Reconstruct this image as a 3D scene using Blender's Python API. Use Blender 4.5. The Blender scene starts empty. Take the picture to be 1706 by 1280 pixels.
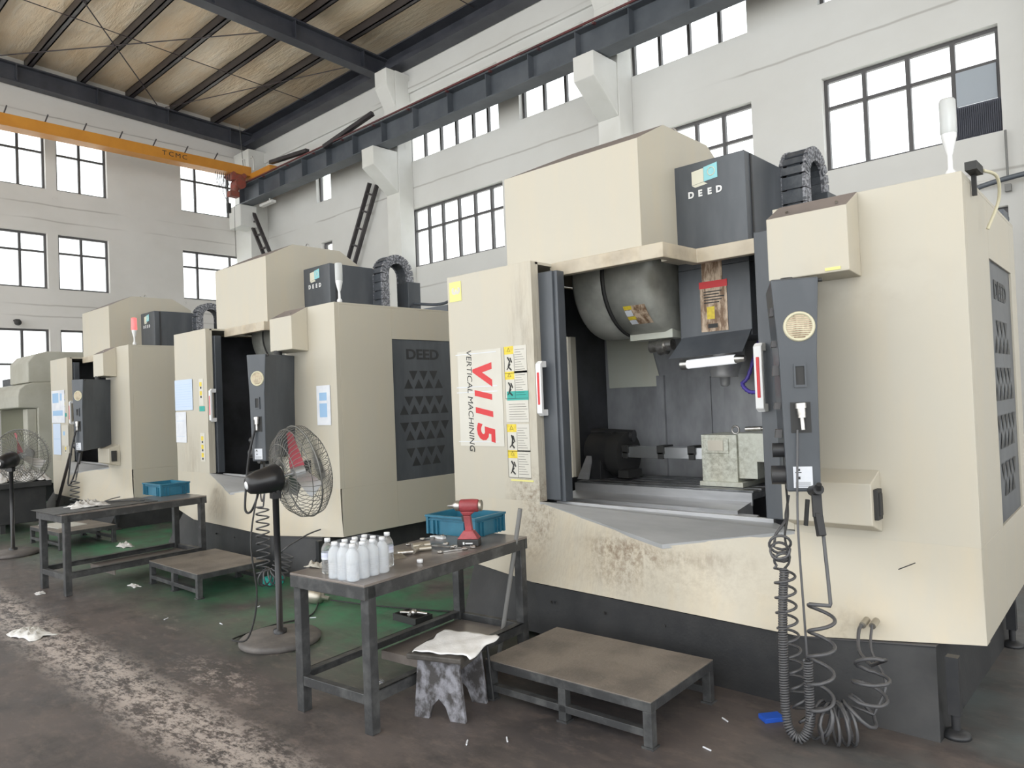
import bpy, bmesh, math, random
from mathutils import Vector, Matrix
random.seed(7)
C = bpy.context.scene.collection
scn = bpy.context.scene

# ------------------------------------------------------------------ camera, sky, exposure
cam = bpy.data.cameras.new('camera')
cam.sensor_fit = 'HORIZONTAL'; cam.sensor_width = 36.0
cam.lens = 1223.136 / 1706 * 36.0
cam.clip_end = 300
camo = bpy.data.objects.new('camera', cam); C.objects.link(camo); scn.camera = camo
yaw, pit, rol = math.radians(42.6128633), math.radians(1.15674073), math.radians(-2.29652987)
f_ = Vector((-math.sin(yaw)*math.cos(pit), math.cos(yaw)*math.cos(pit), math.sin(pit)))
r_ = Vector((math.cos(yaw), math.sin(yaw), 0)); u_ = r_.cross(f_)
r2 = r_*math.cos(rol) + u_*math.sin(rol); u2 = -r_*math.sin(rol) + u_*math.cos(rol)
mw = Matrix((r2, u2, -f_)).transposed().to_4x4(); mw.translation = Vector((0, 0, 1.6))
camo.matrix_world = mw

scn.view_settings.view_transform = 'Standard'; scn.view_settings.look = 'None'
scn.view_settings.gamma = 1.0; scn.view_settings.use_curve_mapping = False
scn.view_settings.exposure = 0.30

world = bpy.data.worlds.new('overcast_sky'); scn.world = world; world.use_nodes = True
wn = world.node_tree.nodes; wl = world.node_tree.links; wn.clear()
wo = wn.new('ShaderNodeOutputWorld'); wb = wn.new('ShaderNodeBackground')
wb.inputs['Color'].default_value = (0.955, 0.985, 1.0, 1); wb.inputs['Strength'].default_value = 2.3
wl.new(wb.outputs[0], wo.inputs[0])

sun = bpy.data.lights.new('bounce_sun', 'SUN'); sun.energy = 9.0; sun.angle = math.radians(8); sun.color = (1.0, .97, .92)  # sun added so the outside ground bounces light up to the ceiling
suno = bpy.data.objects.new('bounce_sun', sun); C.objects.link(suno); suno.location = (0, -20, 40); suno.rotation_euler = (math.radians(-3), 0, 0)

# ------------------------------------------------------------------ materials
def _new(name):
    m = bpy.data.materials.new(name); m.use_nodes = True
    nt = m.node_tree; nt.nodes.clear()
    o = nt.nodes.new('ShaderNodeOutputMaterial'); b = nt.nodes.new('ShaderNodeBsdfPrincipled')
    nt.links.new(b.outputs[0], o.inputs[0])
    return m, nt, b
def _noise(nt, scale, detail=4, stretch=(1, 1, 1), rough=.6, gen='Object'):
    tc = nt.nodes.new('ShaderNodeTexCoord'); mp = nt.nodes.new('ShaderNodeMapping')
    mp.inputs['Scale'].default_value = stretch
    n = nt.nodes.new('ShaderNodeTexNoise'); n.inputs['Scale'].default_value = scale
    n.inputs['Detail'].default_value = detail; n.inputs['Roughness'].default_value = rough
    nt.links.new(tc.outputs[gen], mp.inputs[0]); nt.links.new(mp.outputs[0], n.inputs['Vector'])
    return n
def _ramp(nt, src, p0, p1, v0=0., v1=1.):
    r = nt.nodes.new('ShaderNodeMapRange'); r.inputs[1].default_value = p0; r.inputs[2].default_value = p1
    r.inputs[3].default_value = v0; r.inputs[4].default_value = v1
    nt.links.new(src, r.inputs[0]); return r.outputs[0]
def _mix(nt, fac, a, b):
    m = nt.nodes.new('ShaderNodeMix'); m.data_type = 'RGBA'
    if hasattr(fac, 'links') or hasattr(fac, 'node'): nt.links.new(fac, m.inputs[0])
    else: m.inputs[0].default_value = fac
    for s, i in ((a, 6), (b, 7)):
        if isinstance(s, (tuple, list)): m.inputs[i].default_value = (*s[:3], 1)
        else: nt.links.new(s, m.inputs[i])
    return m.outputs[2]
def _math(nt, op, a, b):
    m = nt.nodes.new('ShaderNodeMath'); m.operation = op
    for s, i in ((a, 0), (b, 1)):
        if isinstance(s, (int, float)): m.inputs[i].default_value = s
        else: nt.links.new(s, m.inputs[i])
    return m.outputs[0]
def mat(name, col, rough=.5, metal=0., col2=None, scale=6., lo=.4, hi=.65, stretch=(1, 1, 1), bump=0., bscale=60., trans=0., emit=0., spec=.5, alpha=1.):
    m, nt, b = _new(name)
    b.inputs['Base Color'].default_value = (*col, 1); b.inputs['Roughness'].default_value = rough
    b.inputs['Metallic'].default_value = metal; b.inputs['Specular IOR Level'].default_value = spec
    if col2:
        n = _noise(nt, scale, stretch=stretch)
        c = _mix(nt, _ramp(nt, n.outputs['Fac'], lo, hi), col, col2); nt.links.new(c, b.inputs['Base Color'])
    if bump:
        n2 = _noise(nt, bscale, 3); bp = nt.nodes.new('ShaderNodeBump'); bp.inputs['Strength'].default_value = bump
        bp.inputs['Distance'].default_value = .01
        nt.links.new(n2.outputs['Fac'], bp.inputs['Height']); nt.links.new(bp.outputs[0], b.inputs['Normal'])
    if trans: b.inputs['Transmission Weight'].default_value = trans; b.inputs['IOR'].default_value = 1.33
    if alpha < 1: b.inputs['Alpha'].default_value = alpha
    if emit: b.inputs['Emission Color'].default_value = (*col, 1); b.inputs['Emission Strength'].default_value = emit
    return m
def blot(nt, c, r):
    """soft ellipsoid mask around a point, in object coordinates: where oil and coolant have splashed"""
    tc = nt.nodes.new('ShaderNodeTexCoord'); s = nt.nodes.new('ShaderNodeVectorMath'); s.operation = 'SUBTRACT'
    s.inputs[1].default_value = c; d = nt.nodes.new('ShaderNodeVectorMath'); d.operation = 'DIVIDE'; d.inputs[1].default_value = r
    l = nt.nodes.new('ShaderNodeVectorMath'); l.operation = 'LENGTH'
    nt.links.new(tc.outputs['Object'], s.inputs[0]); nt.links.new(s.outputs[0], d.inputs[0]); nt.links.new(d.outputs[0], l.inputs[0])
    return _ramp(nt, l.outputs['Value'], .35, 1., 1., 0.)
def paint(name, col, stains=(), rough=.42, streak=.12, scol=(.16, .10, .055), tint=(.62, .52, .36)):
    m, nt, b = _new(name)
    b.inputs['Roughness'].default_value = rough
    n = _noise(nt, 5., 5, (1.2, 1.2, .22))
    c = _mix(nt, _ramp(nt, n.outputs['Fac'], .45, .8, 0., streak*2.2), col, tint)
    for (p, r, amt, tex) in stains:
        msk = blot(nt, p, r)
        if tex == 't': nn = _noise(nt, 60., 5, (1., 1., .12), .65)
        elif tex == 's': nn = _noise(nt, 22., 6, (1., 1., .18), .7)
        elif tex == 'c': nn = _noise(nt, 26., 8, (1., 1., 1.), .75)
        else: nn = _noise(nt, 4., 4, (1, 1, 1), .6)
        t = _math(nt, 'MULTIPLY', msk, _ramp(nt, nn.outputs['Fac'], .42, .68, 0., amt))
        c = _mix(nt, t, c, scol)
    nt.links.new(c, b.inputs['Base Color'])
    return m

CREAM = (.52, .487, .41)
O_ = Vector((-2.5, 4.7, 0))
def oo(x, y, z): return (x-O_.x, y-O_.y, z)
M = {}
M['cream'] = paint('cream_paint', CREAM, [
    (oo(-3.5, 3.95, .83), (.27, .5, .34), .85, 'c'), (oo(-3.5, 3.95, 1.9), (.2, .4, .9), .35, 's'),
    (oo(-1.2, 3.9, 2.1), (.5, .3, .2), .18, 'n')])
M['cream_mid'] = paint('cream_paint_worn', CREAM, [(oo(-3.9, 3.95, 1.), (.35, .5, .5), .3, 's')])
M['skirt'] = paint('cream_skirt_paint', (.525, .485, .40), [
    (oo(-2.9, 3.7, .60), (.85, .5, .40), .16, 't'), (oo(-2.3, 3.6, .60), (1.0, .5, .25), .28, 'c'), (oo(-2.5, 3.64, .66), (.45, .4, .09), .75, 'c'), (oo(-2.6, 3.66, .58), (.30, .4, .24), .55, 'c'), (oo(-2.0, 3.62, .66), (.35, .4, .07), .4, 's'), (oo(-2.62, 3.68, .665), (.42, .4, .06), .75, 'n'),
    (oo(-3.4, 3.9, .75), (.25, .4, .35), .8, 'c'), (oo(-1.3, 3.7, .44), (.2, .2, .15), .3, 's')], streak=.22)
M['skirt_mid'] = paint('cream_skirt_paint_worn', (.525, .485, .40), [
    (oo(-2.75, 3.68, .60), (.45, .4, .22), .5, 't'), (oo(-2.75, 3.65, .70), (.4, .4, .05), .8, 'n')], streak=.2)
M['header'] = paint('cream_header_paint', (.53, .47, .37), [(oo(-2.6, 4.2, 2.53), (1.2, .9, .1), .42, 'n')], streak=.3)
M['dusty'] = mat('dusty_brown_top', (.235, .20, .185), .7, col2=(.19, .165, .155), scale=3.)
M['dark'] = mat('charcoal_paint', (.062, .070, .082), .36, col2=(.095, .105, .12), scale=3., stretch=(1, 1, .3))
M['black'] = mat('black_paint', (.022, .023, .026), .45, col2=(.035, .035, .037), scale=5.)
M['base'] = mat('dark_base_paint', (.020, .021, .023), .55, col2=(.034, .034, .035), scale=4., bump=.1)
M['liner'] = mat('grey_liner_sheet', (.36, .37, .39), .38, .1, col2=(.22, .225, .24), scale=3., stretch=(1, 1, .5))
M['liner_dark'] = mat('dark_liner_sheet', (.06, .062, .07), .5, .2, col2=(.035, .036, .04), scale=3.)
M['drum'] = mat('oily_grey_cover', (.42, .425, .39), .4, .0, col2=(.26, .265, .24), scale=3.)
M['steel'] = mat('brushed_steel', (.55, .555, .57), .36, .45, col2=(.42, .425, .44), scale=9., stretch=(.2, 1, 1))
M['sill'] = mat('worn_steel_sheet', (.47, .48, .49), .45, .25, col2=(.38, .39, .40), scale=4., stretch=(.3, 1, 1))
M['table'] = mat('machine_table_steel', (.22, .225, .235), .35, .5, col2=(.10, .105, .11), scale=8.)
M['alu'] = mat('milled_aluminium', (.72, .74, .77), .3, .9)
M['rotary'] = paint('pale_green_grey_paint', (.62, .64, .57), [((-.1, .4, 1.1), (.5, .5, .3), .7, 'c')], scol=(.12, .10, .05))
M['white'] = mat('white_plastic', (.78, .79, .80), .35)
M['red'] = mat('red_print', (.62, .03, .035), .45)
M['redtool'] = mat('red_tool_shell', (.36, .06, .07), .45, col2=(.20, .035, .04), scale=14.)
M['rubber'] = mat('black_rubber', (.022, .022, .024), .55)
M['hose'] = mat('grey_air_hose', (.085, .085, .09), .38)
M['ink'] = mat('black_ink', (.03, .03, .03), .6)
M['yellow'] = mat('yellow_print', (.78, .62, .05), .5, col2=(.65, .48, .05), scale=40.)
M['paleyellow'] = mat('pale_yellow_sticker', (.76, .72, .26), .5)
M['teal'] = mat('teal_print', (.03, .36, .31), .5)
M['cyan'] = mat('cyan_logo', (.28, .62, .68), .45)
M['logocream'] = mat('cream_logo', (.70, .69, .58), .5)
M['paper'] = mat('white_paper', (.74, .76, .80), .7, col2=(.62, .65, .72), scale=5.)
M['decal'] = mat('white_decal_film', (.63, .61, .55), .4, col2=(.58, .555, .49), scale=2.)
M['bluepaper'] = mat('pale_blue_paper', (.56, .66, .82), .7)
M['blueprint'] = mat('blue_print', (.32, .50, .72), .6)
M['oldsticker'] = mat('oily_sticker', (.60, .47, .35), .55, col2=(.20, .12, .07), scale=18., lo=.42, hi=.6, stretch=(1.5, 1, .5))
M['speaker'] = mat('ivory_plastic', (.62, .58, .42), .45)
M['lens'] = mat('frosted_clear_plastic', (.75, .77, .77), .25, trans=.35)
M['redlens'] = mat('lit_red_lens', (1., .10, .10), .3, emit=1.6)
M['orange'] = mat('amber_lens', (.80, .24, .03), .3)
M['purple'] = mat('violet_hose', (.10, .07, .40), .4)
M['tubelamp'] = mat('glowing_lamp_tube', (.95, .97, 1.), .3, emit=.5)  # glow given to the lamp tube to help brighten the machine interior
M['benchtop'] = mat('oily_steel_plate', (.155, .133, .12), .28, .15, col2=(.25, .22, .20), scale=3.5, bump=.08)
M['bench'] = mat('grimy_steel_tube', (.045, .046, .048), .45, .15, col2=(.125, .128, .127), scale=9., lo=.45, hi=.8, bump=.15)
M['plate'] = mat('rusty_checker_plate', (.225, .195, .168), .5, .1, col2=(.14, .122, .108), scale=4., bump=.35, bscale=55.)
M['chain'] = mat('chain_plastic', (.06, .068, .082), .42, col2=(.10, .11, .125), scale=10.)
M['chainside'] = mat('worn_chain_side', (.10, .105, .12), .5, col2=(.36, .37, .41), scale=45., lo=.45, hi=.6)
M['crate'] = mat('blue_plastic', (.02, .125, .20), .42, col2=(.03, .17, .26), scale=4.)
M['pet'] = mat('clear_bottle_plastic', (.92, .95, .97), .12, trans=.9)
M['petlabel'] = mat('bottle_label_film', (.72, .75, .84), .4, col2=(.5, .53, .7), scale=30., stretch=(.2, .2, 3))
M['shrink'] = mat('shrink_wrapped_bottle', (.96, .98, 1.), .2, trans=.55, col2=(.84, .90, .97), scale=14.)
M['film'] = mat('shrink_film_plastic', (.86, .89, .95), .18, alpha=.17, bump=.6, bscale=45.)
M['cap'] = mat('white_cap', (.82, .83, .85), .4)
M['chrome'] = mat('tool_chrome', (.55, .54, .52), .28, .9, col2=(.35, .33, .31), scale=20.)
M['brass'] = mat('dull_metal', (.45, .42, .36), .4, .8)
M['wood'] = mat('paint_splashed_wood', (.06, .056, .056), .7, col2=(.27, .27, .30), scale=16., lo=.42, hi=.6, stretch=(1, 1, .7), bump=.3)
M['stooltop'] = mat('grimy_wood', (.05, .045, .04), .6, col2=(.11, .10, .09), scale=8.)
M['cloth'] = mat('white_cloth', (.88, .88, .88), .85, bump=.4, bscale=30.)
M['rag'] = mat('white_rag', (.74, .73, .72), .85, col2=(.48, .47, .46), scale=14., bump=.5, bscale=40.)
M['glove'] = mat('grey_cotton', (.45, .43, .38), .9, col2=(.3, .28, .24), scale=30.)
M['bag'] = mat('thin_plastic_bag', (.72, .72, .70), .3, bump=.5, bscale=30.)
M['bluepack'] = mat('blue_card', (.02, .10, .55), .4)
M['fanblack'] = mat('fan_black_enamel', (.016, .016, .018), .28)
M['fanwire'] = mat('fan_wire', (.17, .17, .16), .35, .4)
M['fanblade'] = mat('fan_blade_metal', (.42, .43, .44), .4, .6)
M['fanred'] = mat('fan_blade_red', (.50, .10, .13), .45)
M['fanbase'] = mat('fan_base_dusty', (.16, .145, .135), .6, col2=(.10, .092, .088), scale=6.)
M['grey'] = mat('grey_machine_paint', (.46, .455, .40), .5, col2=(.40, .39, .33), scale=2.)
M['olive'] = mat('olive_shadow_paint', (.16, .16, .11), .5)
M['steelblue'] = mat('steel_structure_paint', (.040, .043, .056), .45, col2=(.062, .066, .082), scale=2.)
M['runway'] = mat('runway_beam_paint', (.075, .086, .102), .45, col2=(.11, .122, .14), scale=1.5)
M['purlin'] = mat('purlin_paint', (.035, .030, .034), .4, col2=(.055, .048, .05), scale=2.)
M['orangecrane'] = mat('crane_orange_paint', (.62, .27, .035), .42, col2=(.55, .23, .03), scale=2.)
M['hoistred'] = mat('hoist_rusty_red', (.30, .07, .05), .5, col2=(.18, .08, .06), scale=9.)
M['redrail'] = mat('conductor_rail_red', (.13, .035, .035), .55, col2=(.09, .04, .045), scale=2., stretch=(.3, 1, 1))
M['frame'] = mat('window_frame_grey', (.085, .082, .085), .45)
M['louver'] = mat('louver_dark', (.055, .06, .085), .5)
M['louvergrey'] = mat('dull_grey_panel', (.36, .40, .45), .5)
M['pipe'] = mat('white_pipe', (.62, .61, .59), .45)
M['conduit'] = mat('grey_conduit', (.20, .20, .195), .5)
M['rod'] = mat('roof_rod', (.05, .04, .045), .5)
M['rodcord'] = mat('grey_cord', (.12, .12, .11), .6)
M['board'] = mat('pale_board', (.52, .51, .47), .7)
M['greenbin'] = mat('dark_green_paint', (.010, .045, .025), .4)

def glass():
    m = bpy.data.materials.new('window_glass'); m.use_nodes = True; nt = m.node_tree; nt.nodes.clear()
    o = nt.nodes.new('ShaderNodeOutputMaterial'); t = nt.nodes.new('ShaderNodeBsdfTransparent'); g = nt.nodes.new('ShaderNodeBsdfGlossy')
    t.inputs[0].default_value = (.97, .98, .98, 1); g.inputs['Roughness'].default_value = .05
    mx = nt.nodes.new('ShaderNodeMixShader'); mx.inputs[0].default_value = .06
    nt.links.new(t.outputs[0], mx.inputs[1]); nt.links.new(g.outputs[0], mx.inputs[2]); nt.links.new(mx.outputs[0], o.inputs[0]); return m
M['glass'] = glass()

def wallmat(name, col, col2, lines):
    m, nt, b = _new(name); b.inputs['Roughness'].default_value = .75
    n = _noise(nt, .55, 5, (1, 1, 1.4)); c = _mix(nt, _ramp(nt, n.outputs['Fac'], .4, .7), col, col2)
    n2 = _noise(nt, 1.1, 9, (1, 1, 1), .75); n3 = _noise(nt, .35, 2)
    k = _math(nt, 'MULTIPLY', _ramp(nt, n2.outputs['Fac'], .66, .70), _ramp(nt, n3.outputs['Fac'], .56, .66))
    c = _mix(nt, _math(nt, 'MULTIPLY', k, .65), c, (.22, .20, .18))
    # cracked joints of the block courses
    tc = nt.nodes.new('ShaderNodeTexCoord'); sx = nt.nodes.new('ShaderNodeSeparateXYZ'); nt.links.new(tc.outputs['Object'], sx.inputs[0])
    n4 = _noise(nt, .9, 3)
    for z0 in lines:
        d = _math(nt, 'ABSOLUTE', _math(nt, 'SUBTRACT', _math(nt, 'ADD', sx.outputs['Z'], _math(nt, 'MULTIPLY', n4.outputs['Fac'], .10)), z0+.05), 0.)
        l = _ramp(nt, d, .006, .022, 1., 0.); l = _math(nt, 'MULTIPLY', l, _ramp(nt, n3.outputs['Fac'], .42, .55, 0., .55))
        c = _mix(nt, l, c, (.30, .28, .26))
    nt.links.new(c, b.inputs['Base Color'])
    bp = nt.nodes.new('ShaderNodeBump'); bp.inputs['Strength'].default_value = .12; bp.inputs['Distance'].default_value = .02
    nt.links.new(n2.outputs['Fac'], bp.inputs['Height']); nt.links.new(bp.outputs[0], b.inputs['Normal'])
    return m
M['wall'] = wallmat('plastered_wall', (.68, .68, .665), (.63, .625, .605), (4.0, 6.1, 8.2))
M['wall_l'] = wallmat('plastered_wall_end', (.68, .665, .645), (.61, .595, .57), (3.85, 4.1, 6.0, 6.35, 8.35))
M['column'] = mat('painted_concrete', (.70, .70, .68), .7, col2=(.65, .65, .62), scale=1.5)

def floormat():
    m, nt, b = _new('oily_concrete_floor')
    n = _noise(nt, .8, 6, (1, 1, 1), .65); n2 = _noise(nt, 8., 8, (.75, 1.5, 1), .75); n3 = _noise(nt, 1.3, 4); n5 = _noise(nt, 28., 6)
    n6 = _noise(nt, 2.6, 7, (1, 1.3, 1), .72)
    c = _mix(nt, _ramp(nt, n.outputs['Fac'], .38, .62), (.066, .059, .060), (.118, .100, .094))
    c = _mix(nt, _ramp(nt, n6.outputs['Fac'], .48, .66, 0., .75), c, (.045, .042, .042))
    c = _mix(nt, _ramp(nt, n2.outputs['Fac'], .5, .72, 0., .6), c, (.20, .16, .14))
    tc = nt.nodes.new('ShaderNodeTexCoord'); sx = nt.nodes.new('ShaderNodeSeparateXYZ'); nt.links.new(tc.outputs['Object'], sx.inputs[0])
    X, Y = sx.outputs['X'], sx.outputs['Y']
    # green floor paint, worn away unevenly between the machines
    g = _math(nt, 'MULTIPLY', _ramp(nt, Y, 2.2, 3.25), _ramp(nt, X, -3.2, -4.0))
    g = _math(nt, 'MULTIPLY', g, _ramp(nt, n3.outputs['Fac'], .34, .54, 0., .95))
    g = _math(nt, 'MULTIPLY', g, _ramp(nt, n6.outputs['Fac'], .40, .62, 1., .35))
    c = _mix(nt, g, c, (.035, .20, .095))
    glare = _math(nt, 'MULTIPLY', _ramp(nt, X, -1.6, -.9), _ramp(nt, n3.outputs['Fac'], .40, .62, 0., .6))  # bluish glare on the right-hand floor, painted into its colour
    c = _mix(nt, glare, c, (.13, .165, .17))
    n7 = _noise(nt, 1.5, 5, (1., 1.8, 1), .7); n9 = _noise(nt, 30., 7, (.7, 1.3, 1), .8)
    n8 = _math(nt, 'ADD', _math(nt, 'MULTIPLY', n2.outputs['Fac'], .55), _math(nt, 'MULTIPLY', n9.outputs['Fac'], .45))
    # scraped pale patches
    pt = _math(nt, 'MULTIPLY', _ramp(nt, n7.outputs['Fac'], .60, .70), _ramp(nt, n8, .50, .60)); pt = _math(nt, 'MULTIPLY', pt, _ramp(nt, Y, 3.0, 2.4))
    c = _mix(nt, _math(nt, 'MULTIPLY', pt, .65), c, (.46, .40, .36))
    # worn whitish aisle line
    ly = _math(nt, 'ABSOLUTE', _math(nt, 'SUBTRACT', _math(nt, 'ADD', Y, _math(nt, 'MULTIPLY', n3.outputs['Fac'], .12)), 1.67), 0.)
    far = _ramp(nt, ly, .30, .22)
    l = _math(nt, 'MULTIPLY', _ramp(nt, ly, .08, .24, 1., .15), _ramp(nt, n8, .455, .535))
    l = _math(nt, 'MULTIPLY', _math(nt, 'MULTIPLY', l, far), _ramp(nt, X, -2.2, -3.0))
    c = _mix(nt, _math(nt, 'MULTIPLY', l, .72), c, (.55, .49, .45))
    # a second worn streak where the line once branched
    a = blot(nt, (-4.4, 2.02, 0), (.7, .20, .5)); l2 = _math(nt, 'MULTIPLY', a, _ramp(nt, n8, .50, .60))
    c = _mix(nt, _math(nt, 'MULTIPLY', l2, .7), c, (.48, .42, .39))
    sp = _ramp(nt, n5.outputs['Fac'], .74, .78); c = _mix(nt, _math(nt, 'MULTIPLY', sp, .5), c, (.42, .40, .38))
    nt.links.new(c, b.inputs['Base Color'])
    nt.links.new(_ramp(nt, n.outputs['Fac'], .3, .7, .30, .62), b.inputs['Roughness'])
    bp = nt.nodes.new('ShaderNodeBump'); bp.inputs['Strength'].default_value = .15; bp.inputs['Distance'].default_value = .01
    nt.links.new(n2.outputs['Fac'], bp.inputs['Height']); nt.links.new(bp.outputs[0], b.inputs['Normal'])
    return m
M['floor'] = floormat()
def ceilmat():
    m, nt, b = _new('foil_faced_insulation')
    n = _noise(nt, .5, 4, (1, 2.5, 1)); n2 = _noise(nt, 2.2, 5, (.5, 2.5, 1), .7)
    c = _mix(nt, _ramp(nt, n.outputs['Fac'], .35, .65), (.74, .57, .38), (.80, .68, .52))
    c = _mix(nt, _ramp(nt, n2.outputs['Fac'], .5, .8, 0., .5), c, (.80, .78, .72))  # white reflections on the foil, put into its colour as pale streaks
    nt.links.new(c, b.inputs['Base Color']); b.inputs['Roughness'].default_value = .36; b.inputs['Metallic'].default_value = .15
    bp = nt.nodes.new('ShaderNodeBump'); bp.inputs['Strength'].default_value = .5; bp.inputs['Distance'].default_value = .08
    nt.links.new(n2.outputs['Fac'], bp.inputs['Height']); nt.links.new(bp.outputs[0], b.inputs['Normal']); return m
M['ceil'] = ceilmat()

# ------------------------------------------------------------------ mesh helpers
class MB:
    def __init__(s, dx=0.): s.v = []; s.f = []; s.mi = []; s.sm = []; s.cur = 0; s.T = Matrix.Translation((dx, 0, 0))
    def add(s, vs, fs, smooth=False):
        b = len(s.v); s.v += [s.T @ Vector(v) for v in vs]
        for f in fs: s.f.append([b+i for i in f]); s.mi.append(s.cur); s.sm.append(smooth)
        return s
    def box(s, x0, x1, y0, y1, z0, z1):
        v = [(x, y, z) for z in (z0, z1) for y in (y0, y1) for x in (x0, x1)]
        return s.add(v, [(0, 2, 3, 1), (4, 5, 7, 6), (0, 1, 5, 4), (2, 6, 7, 3), (0, 4, 6, 2), (1, 3, 7, 5)])
    def prism(s, poly, lo, hi, axis='z'):
        n = len(poly)
        def P(p, h): return {'z': (p[0], p[1], h), 'y': (p[0], h, p[1]), 'x': (h, p[0], p[1])}[axis]
        v = [P(p, lo) for p in poly] + [P(p, hi) for p in poly]
        return s.add(v, [list(range(n))[::-1], list(range(n, 2*n))] + [(i, (i+1) % n, n+(i+1) % n, n+i) for i in range(n)])
    def hull(s, a, b):
        """solid between two matching polygons"""
        n = len(a)
        return s.add(list(a)+list(b), [list(range(n))[::-1], list(range(n, 2*n))] + [(i, (i+1) % n, n+(i+1) % n, n+i) for i in range(n)])
    def poly(s, *ps): return s.add(ps, [list(range(len(ps)))])
    def bar(s, p0, p1, w, h, up=(0, 0, 1)):
        p0, p1 = Vector(p0), Vector(p1); d = (p1-p0).normalized(); up = Vector(up)
        a = d.cross(up)
        if a.length < 1e-4: a = d.cross(Vector((0, 1, 0)))
        a.normalize(); b = a.cross(d)
        q = [a*(i*w/2)+b*(j*h/2) for i, j in ((-1, -1), (1, -1), (1, 1), (-1, 1))]
        return s.hull([p0+x for x in q], [p1+x for x in q])
    def tube(s, path, r, n=8, closed=False, cap=True):
        path = [Vector(p) for p in path]; N = len(path); rs = r if isinstance(r, (list, tuple)) else [r]*N
        t0 = (path[1]-path[0]).normalized(); a = t0.orthogonal().normalized(); v = []
        for i, p in enumerate(path):
            if closed: t = path[(i+1) % N]-path[i-1]
            else: t = path[min(i+1, N-1)]-path[max(i-1, 0)]
            if t.length < 1e-9: t = t0
            t.normalize(); a = (a-t*a.dot(t))
            if a.length < 1e-6: a = t.orthogonal()
            a.normalize(); b = t.cross(a)
            v += [p+(a*math.cos(2*math.pi*k/n)+b*math.sin(2*math.pi*k/n))*rs[i] for k in range(n)]
        fs = []
        for i in range(N if closed else N-1):
            j = (i+1) % N
            fs += [(i*n+k, i*n+(k+1) % n, j*n+(k+1) % n, j*n+k) for k in range(n)]
        s.add(v, fs, True)
        if cap and not closed: s.add(v[:n], [list(range(n))[::-1]]); s.add(v[-n:], [list(range(n))])
        return s
    def cyl(s, p0, p1, r0, r1=None, n=24): return s.tube([p0, p1], [r0, r0 if r1 is None else r1], n)
    def lathe(s, prof, c=(0, 0, 0), axis=(0, 0, 1), n=24, smooth=True):
        c = Vector(c); ax = Vector(axis).normalized(); a = ax.orthogonal().normalized(); b = ax.cross(a); v = []; m = len(prof)
        for k in range(n):
            t = 2*math.pi*k/n; d = a*math.cos(t)+b*math.sin(t)
            v += [c+d*max(r, 1e-4)+ax*h for r, h in prof]
        return s.add(v, [(k*m+i, ((k+1) % n)*m+i, ((k+1) % n)*m+i+1, k*m+i+1) for k in range(n) for i in range(m-1)], smooth)
    def sphere(s, c, r, sx=1, sy=1, sz=1, n=16):
        m = n//2; v = []; c = Vector(c)
        for j in range(m+1):
            p = math.pi*j/m
            v += [c+Vector((math.sin(p)*math.cos(2*math.pi*k/n)*sx, math.sin(p)*math.sin(2*math.pi*k/n)*sy, math.cos(p)*sz))*r for k in range(n)]
        return s.add(v, [(j*n+k, j*n+(k+1) % n, (j+1)*n+(k+1) % n, (j+1)*n+k) for j in range(m) for k in range(n)], True)
    def text(s, body, size, o, u, v, extrude=.0008, align='CENTER', shear=0., sx=1., bold=0.):
        cu = bpy.data.curves.new('t', 'FONT'); cu.body = body; cu.size = size; cu.align_x = align; cu.align_y = 'CENTER'
        cu.extrude = extrude; cu.shear = shear; cu.resolution_u = 3; cu.offset = bold
        ob = bpy.data.objects.new('t', cu); C.objects.link(ob)
        dg = bpy.context.evaluated_depsgraph_get(); me = bpy.data.meshes.new_from_object(ob.evaluated_get(dg))
        o, u, v = Vector(o), Vector(u).normalized(), Vector(v).normalized(); w = u.cross(v)
        s.add([o+u*(p.co.x*sx)+v*p.co.y+w*p.co.z for p in me.vertices], [list(p.vertices) for p in me.polygons])
        bpy.data.objects.remove(ob); bpy.data.curves.remove(cu); bpy.data.meshes.remove(me); return s
    def build(s, name, mats, parent=None, bevel=0., kind=None, label=None):
        off = Vector((0, 0, 0)); p = parent
        while p is not None: off += p.location; p = p.parent
        me = bpy.data.meshes.new(name); me.from_pydata([tuple(v-off) for v in s.v], [], s.f)
        for m in (mats if isinstance(mats, (list, tuple)) else [mats]): me.materials.append(M[m] if isinstance(m, str) else m)
        bm = bmesh.new(); bm.from_mesh(me)
        for f, mi, sm in zip(bm.faces, s.mi, s.sm): f.material_index = mi; f.smooth = sm
        bmesh.ops.recalc_face_normals(bm, faces=bm.faces); bm.to_mesh(me); bm.free()
        o = bpy.data.objects.new(name, me); C.objects.link(o)
        if parent: o.parent = parent
        if bevel:
            b = o.modifiers.new('bevel', 'BEVEL'); b.width = bevel; b.segments = 2; b.limit_method = 'ANGLE'; b.angle_limit = .6
        if kind: o['kind'] = kind
        if label: o['label'] = label
        return o
def islands(mb, name, mats, parent, **kw):
    """build every separate piece of a mesh as a part of its own"""
    key = [tuple(round(c, 5) for c in v) for v in mb.v]; up = {}
    def find(a):
        while up.setdefault(a, a) != a: up[a] = up[up[a]]; a = up[a]
        return a
    for f in mb.f:
        for i in f[1:]: up[find(key[i])] = find(key[f[0]])
    grp = {}
    for fi, f in enumerate(mb.f): grp.setdefault(find(key[f[0]]), []).append(fi)
    for fs in grp.values():
        m2 = MB(); ix = {}
        for fi in fs:
            for i in mb.f[fi]:
                if i not in ix: ix[i] = len(m2.v); m2.v.append(mb.v[i])
            m2.f.append([ix[i] for i in mb.f[fi]]); m2.mi.append(mb.mi[fi]); m2.sm.append(mb.sm[fi])
        m2.build(name, mats, parent, **kw)
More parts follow.
